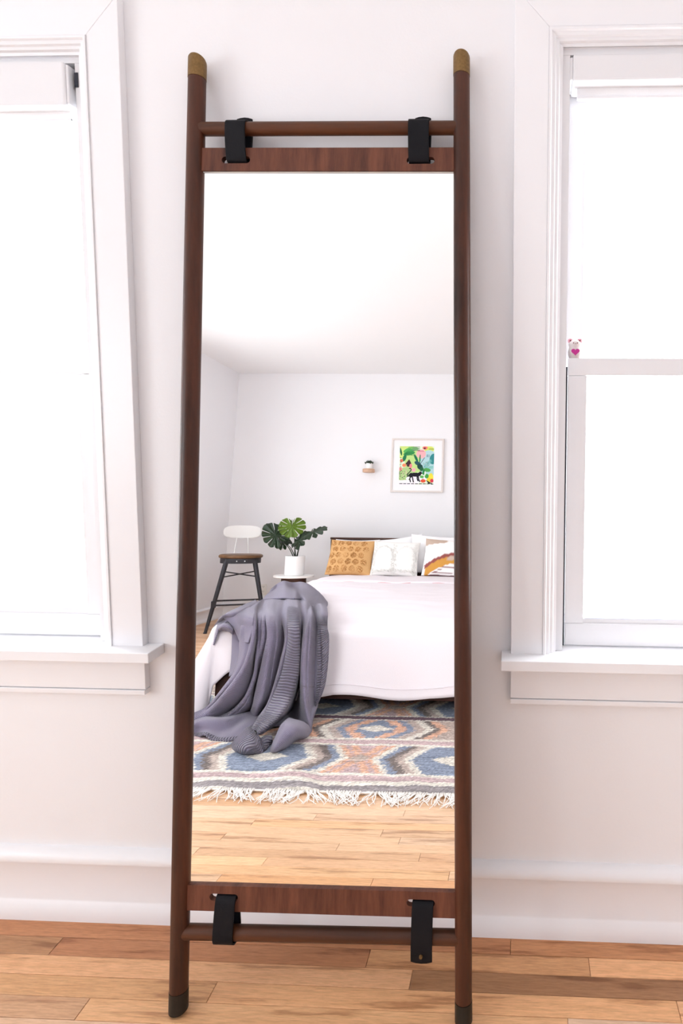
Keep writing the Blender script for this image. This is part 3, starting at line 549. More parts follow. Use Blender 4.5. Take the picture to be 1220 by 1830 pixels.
# ------------------------------------------------------------------ knitted throw over the corner of the bed
NETS = {
'drape': [[[-1.585,-2.469,0.535],[-1.483,-2.126,0.53],[-1.446,-2.0,0.48],[-1.442,-1.99,0.396],[-1.431,-1.97,0.334],[-1.439,-1.94,0.257],[-1.476,-1.9,0.184],[-1.611,-2.022,0.06],[-1.657,-1.914,0.05]],[[-1.571,-2.489,0.54],[-1.452,-2.151,0.54],[-1.373,-1.98,0.518],[-1.351,-1.94,0.473],[-1.345,-1.9,0.368],[-1.37,-1.87,0.269],[-1.436,-1.86,0.167],[-1.569,-1.968,0.05],[-1.634,-1.878,0.03]],[[-1.589,-2.579,0.54],[-1.458,-2.226,0.53],[-1.379,-2.02,0.509],[-1.367,-2.0,0.408],[-1.364,-2.0,0.335],[-1.364,-1.97,0.228],[-1.389,-1.93,0.137],[-1.507,-2.009,0.03],[-1.611,-1.971,0.01]],[[-1.6,-2.642,0.54],[-1.456,-2.277,0.53],[-1.346,-2.0,0.512],[-1.333,-1.97,0.414],[-1.326,-1.93,0.303],[-1.329,-1.92,0.229],[-1.356,-1.9,0.129],[-1.452,-1.96,0.04],[-1.506,-1.946,0.02]],[[-1.584,-2.677,0.54],[-1.426,-2.256,0.54],[-1.319,-1.99,0.514],[-1.299,-1.95,0.418],[-1.34,-1.97,0.246],[-1.353,-1.97,0.157],[-1.349,-1.95,0.098],[-1.406,-2.036,0.03],[-1.427,-2.003,0.01]],[[-1.558,-2.68,0.54],[-1.4,-2.259,0.54],[-1.287,-1.98,0.516],[-1.263,-1.94,0.421],[-1.271,-1.92,0.282],[-1.274,-1.9,0.177],[-1.279,-1.88,0.119],[-1.315,-1.942,0.06],[-1.352,-1.975,0.02]],[[-1.512,-2.653,0.54],[-1.327,-2.166,0.54],[-1.251,-1.98,0.499],[-1.237,-1.96,0.417],[-1.252,-1.96,0.297],[-1.259,-1.95,0.193],[-1.27,-1.94,0.131],[-1.308,-1.982,0.06],[-1.317,-1.964,0.03]],[[-1.462,-2.596,0.54],[-1.292,-2.148,0.53],[-1.238,-2.02,0.468],[-1.228,-2.01,0.396],[-1.241,-2.0,0.313],[-1.251,-1.98,0.198],[-1.258,-1.95,0.123],[-1.296,-1.982,0.06],[-1.304,-1.978,0.02]],[[-1.434,-2.577,0.55],[-1.256,-2.137,0.545],[-1.178,-1.95,0.492],[-1.166,-1.92,0.402],[-1.182,-1.9,0.277],[-1.203,-1.87,0.175],[-1.202,-1.785,0.12],[-1.207,-1.707,0.1],[-1.212,-1.678,0.08]],[[-1.414,-2.579,0.55],[-1.216,-2.104,0.55],[-1.139,-1.93,0.496],[-1.126,-1.9,0.383],[-1.132,-1.88,0.277],[-1.152,-1.85,0.17],[-1.158,-1.751,0.12],[-1.17,-1.676,0.1],[-1.18,-1.64,0.08]],[[-1.385,-2.583,0.55],[-1.188,-2.097,0.545],[-1.123,-1.95,0.493],[-1.108,-1.93,0.377],[-1.103,-1.91,0.264],[-1.118,-1.88,0.156],[-1.109,-1.736,0.12],[-1.13,-1.677,0.09],[-1.163,-1.654,0.06]],[[-1.39,-2.67,0.54],[-1.192,-2.16,0.53],[-1.139,-2.03,0.468],[-1.144,-2.04,0.355],[-1.148,-2.06,0.228],[-1.169,-2.1,0.12],[-1.191,-2.1,0.046],[-1.208,-2.05,0.012],[-1.182,-1.894,0.02]],[[-1.338,-2.589,0.55],[-1.179,-2.195,0.545],[-1.091,-1.96,0.492],[-1.09,-1.93,0.402],[-1.089,-1.92,0.286],[-1.07,-1.9,0.181],[-1.052,-1.89,0.098],[-1.023,-1.859,0.04],[-1.011,-1.832,0.01]],[[-1.287,-2.533,0.55],[-1.192,-2.298,0.545],[-1.071,-1.97,0.527],[-1.06,-1.93,0.414],[-1.059,-1.92,0.286],[-1.045,-1.9,0.181],[-1.035,-1.9,0.095],[-1.01,-1.864,0.05],[-1.003,-1.849,0.01]],[[-1.242,-2.472,0.54],[-1.144,-2.214,0.53],[-1.064,-2.0,0.499],[-1.053,-1.98,0.405],[-1.048,-1.97,0.275],[-1.041,-1.96,0.165],[-1.036,-1.96,0.107],[-1.012,-1.895,0.08],[-1.021,-1.918,0.01]],[[-1.202,-2.419,0.54],[-1.093,-2.124,0.53],[-1.054,-2.01,0.473],[-1.046,-2.0,0.389],[-1.036,-1.99,0.271],[-1.03,-1.98,0.16],[-1.033,-1.98,0.113],[-1.038,-1.98,0.078],[-1.039,-1.98,0.054]],[[-1.174,-2.422,0.54],[-1.032,-2.02,0.552],[-1.012,-1.96,0.481],[-1.004,-1.95,0.399],[-0.998,-1.95,0.281],[-1.002,-1.95,0.18],[-1.014,-1.96,0.119],[-1.025,-1.96,0.09],[-1.033,-1.97,0.066]],[[-1.19,-2.56,0.53],[-1.005,-2.03,0.544],[-0.987,-1.98,0.479],[-0.973,-1.97,0.432],[-0.972,-1.97,0.312],[-0.982,-1.97,0.205],[-1.003,-1.97,0.134],[-1.023,-1.98,0.096],[-1.034,-1.98,0.066]]],
'pool': [[[-1.663,-1.885,0.03],[-1.616,-1.888,0.03],[-1.605,-2.016,0.02],[-1.519,-2.035,0.01],[-1.422,-2.002,0.04],[-1.366,-2.002,0.05],[-1.319,-2.009,0.04],[-1.271,-2.019,0.02]],[[-1.589,-1.756,0.05],[-1.554,-1.775,0.05],[-1.53,-1.815,0.06],[-1.476,-1.837,0.06],[-1.419,-1.855,0.05],[-1.379,-1.913,0.03],[-1.316,-1.894,0.04],[-1.267,-1.893,0.03]],[[-1.594,-1.767,0.03],[-1.551,-1.773,0.03],[-1.521,-1.792,0.03],[-1.464,-1.784,0.03],[-1.419,-1.801,0.02],[-1.372,-1.812,0.02],[-1.324,-1.81,0.03],[-1.265,-1.836,0.02]],[[-1.583,-1.749,0.02],[-1.54,-1.755,0.02],[-1.517,-1.776,0.015],[-1.459,-1.742,0.03],[-1.407,-1.734,0.015],[-1.361,-1.721,0.015],[-1.326,-1.731,0.015],[-1.278,-1.752,0.02]],[[-1.59,-1.764,0.005],[-1.545,-1.767,0.005],[-1.503,-1.753,0.005],[-1.451,-1.717,0.03],[-1.408,-1.704,0.012],[-1.36,-1.699,0.005],[-1.319,-1.696,0.005],[-1.292,-1.733,0.01]]],
'twist': [[[-1.236,-1.714,0.077],[-1.192,-1.648,0.077],[-1.145,-1.585,0.063],[-1.112,-1.576,0.014]],[[-1.229,-1.648,0.084],[-1.184,-1.58,0.084],[-1.139,-1.534,0.063],[-1.128,-1.57,0.007]],[[-1.246,-1.624,0.063],[-1.192,-1.532,0.07],[-1.15,-1.496,0.049],[-1.159,-1.567,0.004]],[[-1.273,-1.629,0.035],[-1.227,-1.553,0.042],[-1.2,-1.538,0.028],[-1.191,-1.568,0.003]],[[-1.301,-1.671,0.007],[-1.28,-1.635,0.007],[-1.253,-1.601,0.007],[-1.217,-1.578,0.003]]],
'curl': [[[-1.176,-1.642,0.07],[-1.142,-1.585,0.063],[-1.127,-1.579,0.035],[-1.116,-1.595,0.003]],[[-1.163,-1.654,0.042],[-1.147,-1.63,0.035],[-1.13,-1.612,0.021],[-1.116,-1.612,0.004]],[[-1.147,-1.669,0.049],[-1.131,-1.653,0.035],[-1.124,-1.657,0.014],[-1.122,-1.662,0.003]],[[-1.121,-1.677,0.049],[-1.114,-1.67,0.035],[-1.121,-1.682,0.014],[-1.125,-1.682,0.003]]],
'end': [[[-1.102,-1.761,0.08],[-1.1,-1.815,0.08],[-1.065,-1.799,0.08],[-1.03,-1.818,0.064],[-1.001,-1.858,0.024]],[[-1.074,-1.653,0.096],[-1.047,-1.654,0.112],[-1.001,-1.629,0.112],[-0.982,-1.685,0.08],[-0.998,-1.839,0.008]],[[-1.08,-1.639,0.072],[-1.029,-1.588,0.104],[-0.99,-1.587,0.096],[-0.986,-1.67,0.056],[-0.997,-1.776,0.008]],[[-1.09,-1.626,0.04],[-1.041,-1.565,0.072],[-1.011,-1.583,0.064],[-1.018,-1.669,0.032],[-1.031,-1.759,0.004]],[[-1.096,-1.608,0.008],[-1.055,-1.552,0.032],[-1.039,-1.579,0.032],[-1.032,-1.617,0.024],[-1.035,-1.696,0.004]],[[-1.088,-1.595,0.002],[-1.067,-1.604,0.002],[-1.048,-1.622,0.002],[-1.04,-1.651,0.002],[-1.035,-1.693,0.002]]],
'bunch': [[[-1.713,-2.997,0.56],[-1.705,-3.067,0.585],[-1.648,-3.04,0.61],[-1.628,-3.146,0.59],[-1.548,-3.094,0.6],[-1.495,-3.083,0.59],[-1.414,-2.99,0.57],[-1.293,-2.785,0.55],[-1.178,-2.562,0.53]],[[-1.658,-2.821,0.55],[-1.681,-3.002,0.56],[-1.586,-2.909,0.59],[-1.582,-3.042,0.565],[-1.484,-2.928,0.58],[-1.407,-2.854,0.57],[-1.329,-2.748,0.555],[-1.218,-2.553,0.545],[-1.137,-2.434,0.525]],[[-1.624,-2.695,0.545],[-1.566,-2.705,0.56],[-1.491,-2.673,0.585],[-1.439,-2.699,0.58],[-1.384,-2.649,0.565],[-1.308,-2.538,0.56],[-1.255,-2.476,0.55],[-1.18,-2.366,0.54],[-1.104,-2.268,0.53]],[[-1.576,-2.549,0.54],[-1.512,-2.578,0.545],[-1.434,-2.533,0.555],[-1.35,-2.469,0.56],[-1.345,-2.568,0.545],[-1.249,-2.388,0.55],[-1.192,-2.298,0.545],[-1.144,-2.263,0.53],[-1.016,-2.0,0.548]]],
'corner': [[[-1.619,-2.544,0.54],[-1.574,-2.274,0.54],[-1.552,-2.063,0.53],[-1.596,-2.065,0.5],[-1.738,-2.3,0.421],[-1.747,-2.3,0.374],[-1.748,-2.3,0.32]],[[-1.557,-2.432,0.54],[-1.506,-2.145,0.54],[-1.51,-2.032,0.53],[-1.595,-2.103,0.49],[-1.639,-2.14,0.455],[-1.65,-2.14,0.41],[-1.659,-2.14,0.351]],[[-1.527,-2.375,0.53],[-1.509,-2.197,0.52],[-1.49,-2.06,0.507],[-1.543,-2.05,0.491],[-1.58,-2.05,0.47],[-1.598,-2.06,0.424],[-1.623,-2.08,0.36]]],
'flap': [[[-1.58,-2.07,0.503],[-1.53,-2.084,0.535],[-1.533,-2.217,0.54],[-1.479,-2.226,0.535]],[[-1.543,-2.05,0.494],[-1.489,-2.03,0.515],[-1.435,-2.01,0.525],[-1.373,-1.98,0.524]],[[-1.509,-2.04,0.466],[-1.464,-2.01,0.475],[-1.414,-1.98,0.475],[-1.362,-1.95,0.474]],[[-1.482,-2.03,0.433],[-1.447,-2.0,0.437],[-1.407,-1.97,0.437],[-1.36,-1.93,0.439]],[[-1.456,-2.02,0.395],[-1.439,-2.0,0.399],[-1.413,-1.97,0.4],[-1.366,-1.92,0.405]]],
'inner': [[[-1.528,-2.08,0.466],[-1.474,-2.07,0.406]],[[-1.52,-2.07,0.393],[-1.454,-2.03,0.352]],[[-1.512,-2.06,0.295],[-1.441,-2.0,0.309]],[[-1.517,-2.06,0.206],[-1.441,-1.97,0.25]]],
'roll': [[[-1.611,-2.1,0.465],[-1.58,-2.1,0.48],[-1.553,-2.1,0.474],[-1.532,-2.1,0.45]],[[-1.578,-2.03,0.458],[-1.542,-2.0,0.475],[-1.51,-2.0,0.468],[-1.498,-2.02,0.448]],[[-1.588,-2.06,0.437],[-1.565,-2.05,0.444],[-1.532,-2.05,0.438],[-1.515,-2.06,0.423]]],
}

th = empty('knitted_throw', (-1.35, -2.0, .3), label='grey-lilac knitted throw with ribbed edge draped from bed corner onto rug', cat='throw'); TL_ = th.location
CREASES = ((.55, .02, .008), (2, .075, .014), (3.1, .02, .012), (4.05, .045, .013), (5.6, .02, .014), (7, .075, .013), (7.9, .03, .006), (10.9, .06, .012), (12.7, .018, .008), (14.2, .07, .013), (15.9, .03, .008))
def sm(x, a, b_): t = min(1, max(0, (x - a) / (b_ - a))); return t * t * (3 - 2 * t)
def cloth(name, net, nu, nv, rib=None, bulge=0, udown=False, thick=.007, umul=1.0):
    P = smooth_net(net, nu, nv); H, Wd = P.shape[:2]
    if bulge:
        for j in range(H):
            for i in range(Wd):
                q = P[j, i]; P[j, i, 1] += bulge * noise.noise(Vector((q[0] * 22, q[2] * 9, 1.7)))
    if name == 'hanging_folds':
        for j in range(H):
            for i in range(Wd):
                v = j / (H - 1); u = i / (Wd - 1) + .006 * math.sin(v * 9); g = sm(v, .20, .32) * (1 - sm(v, .80, .97)); P[j, i, 1] -= g * sum(A_ * math.exp(-((u - c_ / 17) / w_) ** 2) for c_, A_, w_ in CREASES); P[j, i, 1] = P[j, i, 1] if P[j, i, 2] < .14 or g <= 0 else max(P[j, i, 1], -2.094)
    P[..., 2] = np.maximum(P[..., 2], .013)
    du_ = np.concatenate([np.zeros((H, 1)), np.cumsum(np.linalg.norm(np.diff(P, axis=1), axis=2), 1)], 1); dv_ = np.concatenate([np.zeros((1, Wd)), np.cumsum(np.linalg.norm(np.diff(P, axis=0), axis=2), 0)], 0)
    if name == 'hanging_folds': dv_ = np.repeat(dv_.mean(1, keepdims=True), Wd, 1)
    mb = MB(); mb.v = [(p[0] - TL_.x, p[1] - TL_.y, p[2] - TL_.z) for p in P.reshape(-1, 3)]
    mb.f = [(j * Wd + i, (j + 1) * Wd + i, (j + 1) * Wd + i + 1, j * Wd + i + 1) for j in range(H - 1) for i in range(Wd - 1)]
    U, V = (dv_, du_) if udown else (du_, dv_)
    mb.uv = [(float(a), float(b_)) for a, b_ in zip(U.ravel(), V.ravel())]
    R_ = np.zeros((H, Wd))
    if rib is not None:
        for j in range(H):
            for i in range(Wd): R_[j, i] = rib(i / (Wd - 1), j / (H - 1))
    mb.col = np.stack([R_, R_, R_, np.ones_like(R_)], -1).reshape(-1, 4)
    return mb.build(name, M['knit'], th, smooth='all', solid=thick)
D = np.swapaxes(np.array(NETS['drape']), 0, 1)        # rows from bed to floor, columns left to right
cloth('hanging_folds', D, 204, 120, rib=lambda u, v: max(sm(u, .455, .475) * (1 - sm(u, .575, .60)) * sm(v, .10, .14), sm(u, .895, .915) * sm(v, .15, .22)), bulge=.006)
cloth('floor_spread', NETS['pool'], 70, 40, rib=lambda u, v: sm(v, .70, .76), udown=True)
cloth('twisted_end', NETS['twist'], 36, 40, rib=lambda u, v: 1, udown=True)
cloth('curled_edge', NETS['curl'], 30, 30, rib=lambda u, v: 1, udown=True)
cloth('loose_end', NETS['end'], 44, 50, rib=lambda u, v: sm(v, .86, .92) * .5)
cloth('bunched_top', NETS['bunch'], 90, 36, bulge=.004)
cloth('corner_wrap', NETS['corner'], 60, 26)
cloth('turned_flap', NETS['flap'], 40, 40)
cloth('inner_fold', NETS['inner'], 12, 40)
cloth('underside_roll', NETS['roll'], 30, 20)

# ------------------------------------------------------------------ pillows and cushions
def cushion_pt(w, h, t, u, v, side, slump=.0, pinch=.07):
    x = w / 2 * u * (1 - pinch * (1 - v * v)); z = h / 2 * v * (1 - pinch * (1 - u * u)); e = max(0, (1 - u ** 2)) * max(0, (1 - v ** 2)); y = side * t / 2 * e ** .42 * (1 - slump * v)
    return x, y, z
def cushion_mesh(w, h, t, wr=.004, seed=0, pinch=.07, n=34):
    mb = MB()
    for side in (-1, 1):
        def fn(a, b_):
            u, v = math.sin((a - .5) * PI), math.sin((b_ - .5) * PI); x, y, z = cushion_pt(w, h, t, u, v, side, .18, pinch)
            k = noise.noise(Vector((x * 9 + seed, z * 7, seed))) * wr * (1 - u ** 8) * (1 - v ** 8); return (x, y + side * k * 2, z)
        mb.grid(fn, n, n)
    return mb
def weld(o):
    bm = bmesh.new(); bm.from_mesh(o.data); bmesh.ops.remove_doubles(bm, verts=bm.verts, dist=.0004); bmesh.ops.recalc_face_normals(bm, faces=bm.faces); bm.to_mesh(o.data); bm.free()
def lean(loc, back, yaw, roll): return Matrix.Translation(loc) @ Matrix.Rotation(yaw, 4, 'Z') @ Matrix.Rotation(back, 4, 'X') @ Matrix.Rotation(roll, 4, 'Y')
def place_cushion(name, w, h, t, base, back, yaw, roll, mat, label, cat, group=None, wr=.004, seed=0, pinch=.07):
    e = empty(name, label=label, cat=cat, group=group); R3 = Matrix.Rotation(yaw, 4, 'Z') @ Matrix.Rotation(back, 4, 'X') @ Matrix.Rotation(roll, 4, 'Y')
    e.matrix_world = Matrix.Translation(Vector(base) + (R3 @ Vector((0, 0, h / 2)))) @ R3
    c = cushion_mesh(w, h, t, wr, seed, pinch).build('cover', mat, e, smooth='all'); weld(c)
    return e
SLP = 'white sleeping pillows against the headboard'
place_cushion('pillow', .46, .34, .12, (-1.665, -4.92, .53), .16, 0, 0, M['linen'], 'white pillow hidden behind mustard cushion, one corner peeking out', 'pillow', SLP, .008, 1)
place_cushion('pillow', .46, .37, .12, (-1.17, -4.93, .535), .16, .03, -.16, M['linen'], 'white pillow leaning on headboard behind the tufted cushion', 'pillow', SLP, .008, 2)
place_cushion('pillow', .62, .385, .12, (-.80, -4.79, .535), .18, 0, .05, M['linen'], 'tallest white pillow, standing behind the tufted and striped cushions', 'pillow', SLP, .01, 3)
place_cushion('pillow', .60, .36, .12, (-.60, -4.935, .54), .12, 0, .03, M['linen'], 'white pillow at right mirror edge behind the striped cushion', 'pillow', SLP, .008, 4)
# mustard cushion with raised rings
mu = place_cushion('mustard_cushion', .45, .365, .15, (-1.655, -4.62, .527), .42, .0, .02, M['mustard'], 'mustard yellow chenille cushion with raised round tufts, leftmost on bed', 'cushion', 'cushions on the bed', .003, 5, .06)
tf = MB(); rr = random.Random(4)
for j in range(5):
    for i in range(6):
        cx_, cz_ = -.46 + i * .19 + (.08 if j % 2 else 0), -.38 + j * .19
        U0, V0 = cx_ * 2 * .92, cz_ * 2
        if abs(U0) > .9 or abs(V0) > .9: continue
        for k in range(90):
            r = .125 * math.sqrt(rr.random()); a = rr.random() * 6.283; u = U0 + r * 1.15 * math.cos(a); v = V0 + r * 1.35 * math.sin(a)
            if abs(u) > .96 or abs(v) > .96: continue
            x, y, z = cushion_pt(.45, .365, .15, u, v, 1, .18, .06); s = .0034
            tf.add([(x - s, y - .001, z), (x + s, y - .001, z), (x, y - .001, z - s), (x, y - .001, z + s), (x, y + .0055, z)], [(0, 2, 4), (2, 1, 4), (1, 3, 4), (3, 0, 4)])
tag(tf.build('chenille_tufts', M['mustard_dark'], mu), kind='stuff')
tc_ = place_cushion('tufted_cushion', .46, .345, .15, (-1.205, -4.60, .529), .36, .0, .015, M['cream'], 'cream cushion with shaggy tufted diamond lattice, middle one on bed', 'cushion', 'cushions on the bed', .003, 6, .05)
tf = MB()
def tuft(u, v, L):
    x, y, z = cushion_pt(.46, .345, .15, max(-1, min(1, u)), max(-1, min(1, v)), 1, .18, .05); s = .0022
    a = rr.uniform(-1, 1); d = Vector((a * .7, 1, -.6 + rr.uniform(-.6, .4))).normalized() * L; p = Vector((x, y - .001, z))
    tf.tube([p, p + d * .55 + Vector((0, 0, -.002)), p + d + Vector((0, 0, -.006))], [s, s * .9, s * .5], 4)
for k in range(1400):
    t = rr.uniform(-1, 1)
    ph = rr.choice([-1, -.0, 1]); u = ph * .0 + t; 
    line = rr.randrange(6)
    if line == 0: u, v = t, -.86 + .12 * rr.random()
    elif line == 1: u, v = rr.uniform(-.12, .12) + .0, t
    elif line == 2: u, v = -.95 + .12 * rr.random(), t
    elif line == 3: u, v = .95 - .14 * rr.random(), t
    elif line == 4: a = rr.random() * PI; u, v = -.5 + .46 * math.cos(a), -.2 + .95 * math.sin(a) * .95
    else: a = rr.random() * PI; u, v = .5 + .46 * math.cos(a), -.2 + .95 * math.sin(a) * .95
    tuft(u + rr.uniform(-.04, .04), v + rr.uniform(-.04, .04), rr.uniform(.006, .012))
tag(tf.build('cotton_tufts', M['cream'], tc_, smooth='all'), kind='stuff')
st_ = place_cushion('striped_cushion', .46, .37, .14, (-.705, -4.58, .529), .34, .0, .05, M['patch'], 'white cushion printed with rust, ochre and taupe arcs, rightmost on bed', 'cushion', 'cushions on the bed', .003, 7, .05)
cv = st_.children[0]; me = cv.data; ca = me.color_attributes.new('tone', 'FLOAT_COLOR', 'POINT')
cWh, cRu, cOc, cTa, cSt = lin((244, 242, 240)), lin((150, 84, 80)), lin((206, 150, 72)), lin((196, 174, 158)), lin((150, 116, 118))
def patch_col(x, z):
    u = x / .23; v = z / .185
    if v > .72 + .22 * (u + .3) and u < .0 or (v > .60 and u < -.72): return cTa
    arc = .30 - .30 * (u - .75) ** 2
    if u > .5 and arc < v < arc + .16 and v < .5 + (u - .5): return cRu if u > .62 else cWh
    if arc - .20 < v < arc and u > -.9: return cRu
    if arc - .62 < v <= arc - .20 and u > -.86: return cOc if (u < .05 or (u < .40 and v < arc - .42)) else cTa
    if v < arc - .66 and u > -.8 and (int((v + 2) * 16) % 2 == 0) and u < .3 + .5 * math.sin(int((v + 2) * 16) * 2.1): return cSt
    return cWh
me.color_attributes.active_color = ca
for i, vtx in enumerate(me.vertices): ca.data[i].color = (*patch_col(vtx.co.x, vtx.co.z), 1)

# ------------------------------------------------------------------ round bedside table and potted monstera
TX, TY = -2.222, -4.74
tb = empty('side_table', (TX, TY, 0), label='small round side table with white marble top and dark wood base', cat='table')
MB().lathe([(.188, .494), (.192, .497), (.192, .510), (.189, .513)], 56).build('table_top', M['stone'], tb, smooth=True)
MB().lathe([(.118, .428), (.118, .4935)], 40).build('apron', M['bedwood'], tb, smooth=True)
for k in range(3):
    a = .5 + k * 2 * PI / 3; MB().tube([(.09 * math.cos(a), .09 * math.sin(a), .43), (.155 * math.cos(a), .155 * math.sin(a), .004)], [.016, .011], 14).build('leg', M['bedwood'], tb, smooth=True)
pl = empty('potted_monstera', (TX + .002, TY, .5135), label='potted monstera in plain white cylinder pot on the round side table', cat='plant')
MB().lathe([(.088, 0), (.0925, .003), (.094, .183), (.0935, .1865), (.0895, .187), (.0885, .183), (.0875, .160), (.001, .160)], 48).build('pot', M['pot'], pl, smooth=True)
MB().lathe([(.001, .161), (.086, .161), (.07, .168), (.03, .171), (.001, .172)], 24).build('soil', M['soil'], pl, smooth=True)
def leaf(tip, base, width, normal, mat, droop=.15, lobes=5, fold=.12):
    """split leaf blade from base (stem end) to tip, width across, facing normal: each side is cut into swept lobes"""
    base, tip, nn = Vector(base), Vector(tip), Vector(normal).normalized(); ax = tip - base; L = ax.length; ax.normalize(); sd = ax.cross(nn).normalized(); nn = sd.cross(ax).normalized()
    mb = MB(); NT = 14; NS = 84
    def outline(th):        # heart outline in polar form round a point 38 % up the midrib; th = 0 tip, pi = base
        return (.62 - .13 * math.cos(th) * -1 * .0 + .0) * (1 - .10 * math.cos(2 * th)) * (1 - .30 * max(0, math.cos(th * .5 + PI / 2 + .0)) * 0)
    def fn(a, b_):
        th = (a - .5) * 2 * PI; r = b_; s_ = math.copysign(1, th); t = abs(th) / PI
        R = .60 * (1 + .10 * math.exp(-(t / .16) ** 2) - .46 * math.exp(-((t - 1) / .10) ** 2)); 
        k = (t * lobes * 1.12) % 1.0; R *= 1 - .07 * (2 * abs(k - .5)) ** 3
        x = s_ * R * r * math.sin(PI * t) * width / L * .86; y = .40 + R * r * math.cos(PI * t)
        off = abs(x) * L / (width * .5)
        return base + ax * (L * y) + sd * (x * L) + nn * (-fold * width * off ** 1.6 * .4 - droop * L * max(0, y) ** 2 * .6 + .012 * math.cos(t * lobes * 1.12 * 2 * PI) * r)
    def skip(a, b_):
        t = abs((a - .5) * 2); k = (t * lobes * 1.12) % 1.0; d = min(k, 1 - k)
        return .10 < t < .90 and b_ > .46 and d < .035 + .075 * (b_ - .46) or t > .975 and b_ > .35
    mb.grid(fn, NS * 2, NT, skip=skip); o = mb.build('leaf', mat, pl, smooth='all', solid=.0012)
    MB().tube([base + ax * L * (.0 + .9 * k / 10) + nn * (.0016 - droop * L * (.9 * k / 10) ** 2 * .6) for k in range(11)], [.0022 - .0015 * k / 10 for k in range(11)], 5).build('midrib', M['stem'], o, smooth='all')
    return o
def stem(p1, p2, r=.0042, bend=(0, 0, 0)):
    a = Vector((p1[0], p1[1], .165)); b_ = Vector(p2); m_ = (a + b_) / 2 + Vector(bend); c = [(1 - t) ** 2 * a + 2 * t * (1 - t) * m_ + t * t * b_ for t in [k / 10 for k in range(11)]]
    MB().tube(c, [r * (1.25 - .5 * k / 10) for k in range(11)], 8).build('stem', M['stem'], pl, smooth='all')
cam_dir = Vector((2.2, 5.8, .4))
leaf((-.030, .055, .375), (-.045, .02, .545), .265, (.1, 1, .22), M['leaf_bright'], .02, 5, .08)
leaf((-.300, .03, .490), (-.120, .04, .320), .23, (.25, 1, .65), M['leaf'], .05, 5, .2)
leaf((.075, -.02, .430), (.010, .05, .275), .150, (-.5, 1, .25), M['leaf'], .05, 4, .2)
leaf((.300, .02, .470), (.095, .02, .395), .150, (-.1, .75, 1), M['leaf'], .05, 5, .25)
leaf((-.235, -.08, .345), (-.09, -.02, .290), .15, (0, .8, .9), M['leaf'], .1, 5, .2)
stem((0, .01), (-.040, .008, .515), .0045, (.012, 0, .03)); stem((-.015, 0), (-.120, .04, .322), .0045, (.015, 0, .04)); stem((.012, .01), (.010, .05, .278), .004)
stem((.02, 0), (.095, .02, .397), .0042, (-.03, 0, .0)); stem((-.01, -.02), (-.09, -.02, .292), .004, (.01, 0, .03)); stem((.005, -.01), (.04, -.01, .33), .0035)

# ------------------------------------------------------------------ stool with low backrest
sx, sy = -2.755, -4.72; ang = math.atan2(-(0 - sx), 1.098 - sy)      # its front faces the mirror
sl = empty('stool', (sx, sy, 0), ang, label='charcoal iron stool with round wooden seat and white backrest in corner', cat='stool')
MB().lathe([(.001, .676), (.188, .676), (.200, .682), (.203, .694), (.199, .705), (.186, .711), (.10, .708), (.001, .706)], 56).build('seat', M['seatwood'], sl, smooth=True)
MB().lathe([(.170, .628), (.186, .628), (.186, .6755), (.170, .6755)], 48).build('seat_ring', M['iron'], sl, smooth=True)
for x in (-.036, .036): MB().tube([(x, .183, .652), (x, .190, .652)], .0055, 10).build('bolt', M['vinyl'], sl, smooth=True)
feet = {}
for X_, Y_ in ((-1, 1), (1, 1), (-1, -1), (1, -1)):
    f0 = lambda z, X_=X_, Y_=Y_: Vector((X_ * (.125 + .135 * (.66 - z) / .66), Y_ * (.115 + .115 * (.66 - z) / .66), z))
    feet[(X_, Y_)] = f0; lg = MB().tube([f0(.672), f0(.60), f0(.30), f0(.22), f0(.01)], [.020, .022, .0185, .018, .014], 14).build('leg', M['iron'], sl, smooth=True)
    MB().lathe([(.016, 0), (.017, .004), (.013, .012)], 14, tuple(f0(.0))).build('foot_pad', M['gap'], lg, smooth=True)
for z in (.245,):
    for a, b_ in (((-1, 1), (1, 1)), ((-1, -1), (1, -1)), ((-1, 1), (-1, -1)), ((1, 1), (1, -1))):
        MB().tube([feet[a](z), feet[b_](z)], .0085, 10, sc=(.7, 1)).build('footrest_bar', M['iron'], sl, smooth=True)
for X_, Y_ in ((-1, 1), (1, 1)): p = feet[(X_, Y_)](.25); MB().box((p.x - .022, p.y - .02, .225), (p.x + .022, p.y + .022, .285)).build('bracket', M['iron'], sl, bevel=.006)
for s in (-1, 1): MB().tube([feet[(s, 1)](.50), feet[(-s, -1)](.535)], .006, 8).build('cross_brace', M['iron'], sl, smooth=True)
def backfn(a, b_):
    u, v = (a - .5) * 2, (b_ - .5) * 2; n4 = 3.2; r = 1.0
    th_ = math.atan2(v, u); k = max(abs(u), abs(v)); rad = k / ((abs(math.cos(th_)) ** n4 + abs(math.sin(th_)) ** n4) ** (1 / n4)) if k else 0
    x = .178 * rad * math.cos(th_); z = .066 * rad * math.sin(th_); return (x, -.225 + 1.1 * x * x + .02 * z, .928 + z)
MB().grid(backfn, 28, 16).build('backrest', M['whitepaint'], sl, smooth='all', solid=.012)
for s in (-1, 1): MB().tube([(s * .075, -.178, .64), (s * .060, -.200, .78), (s * .048, -.230, .90)], .0058, 10).build('back_rod', M['whitepaint'], sl, smooth=True)

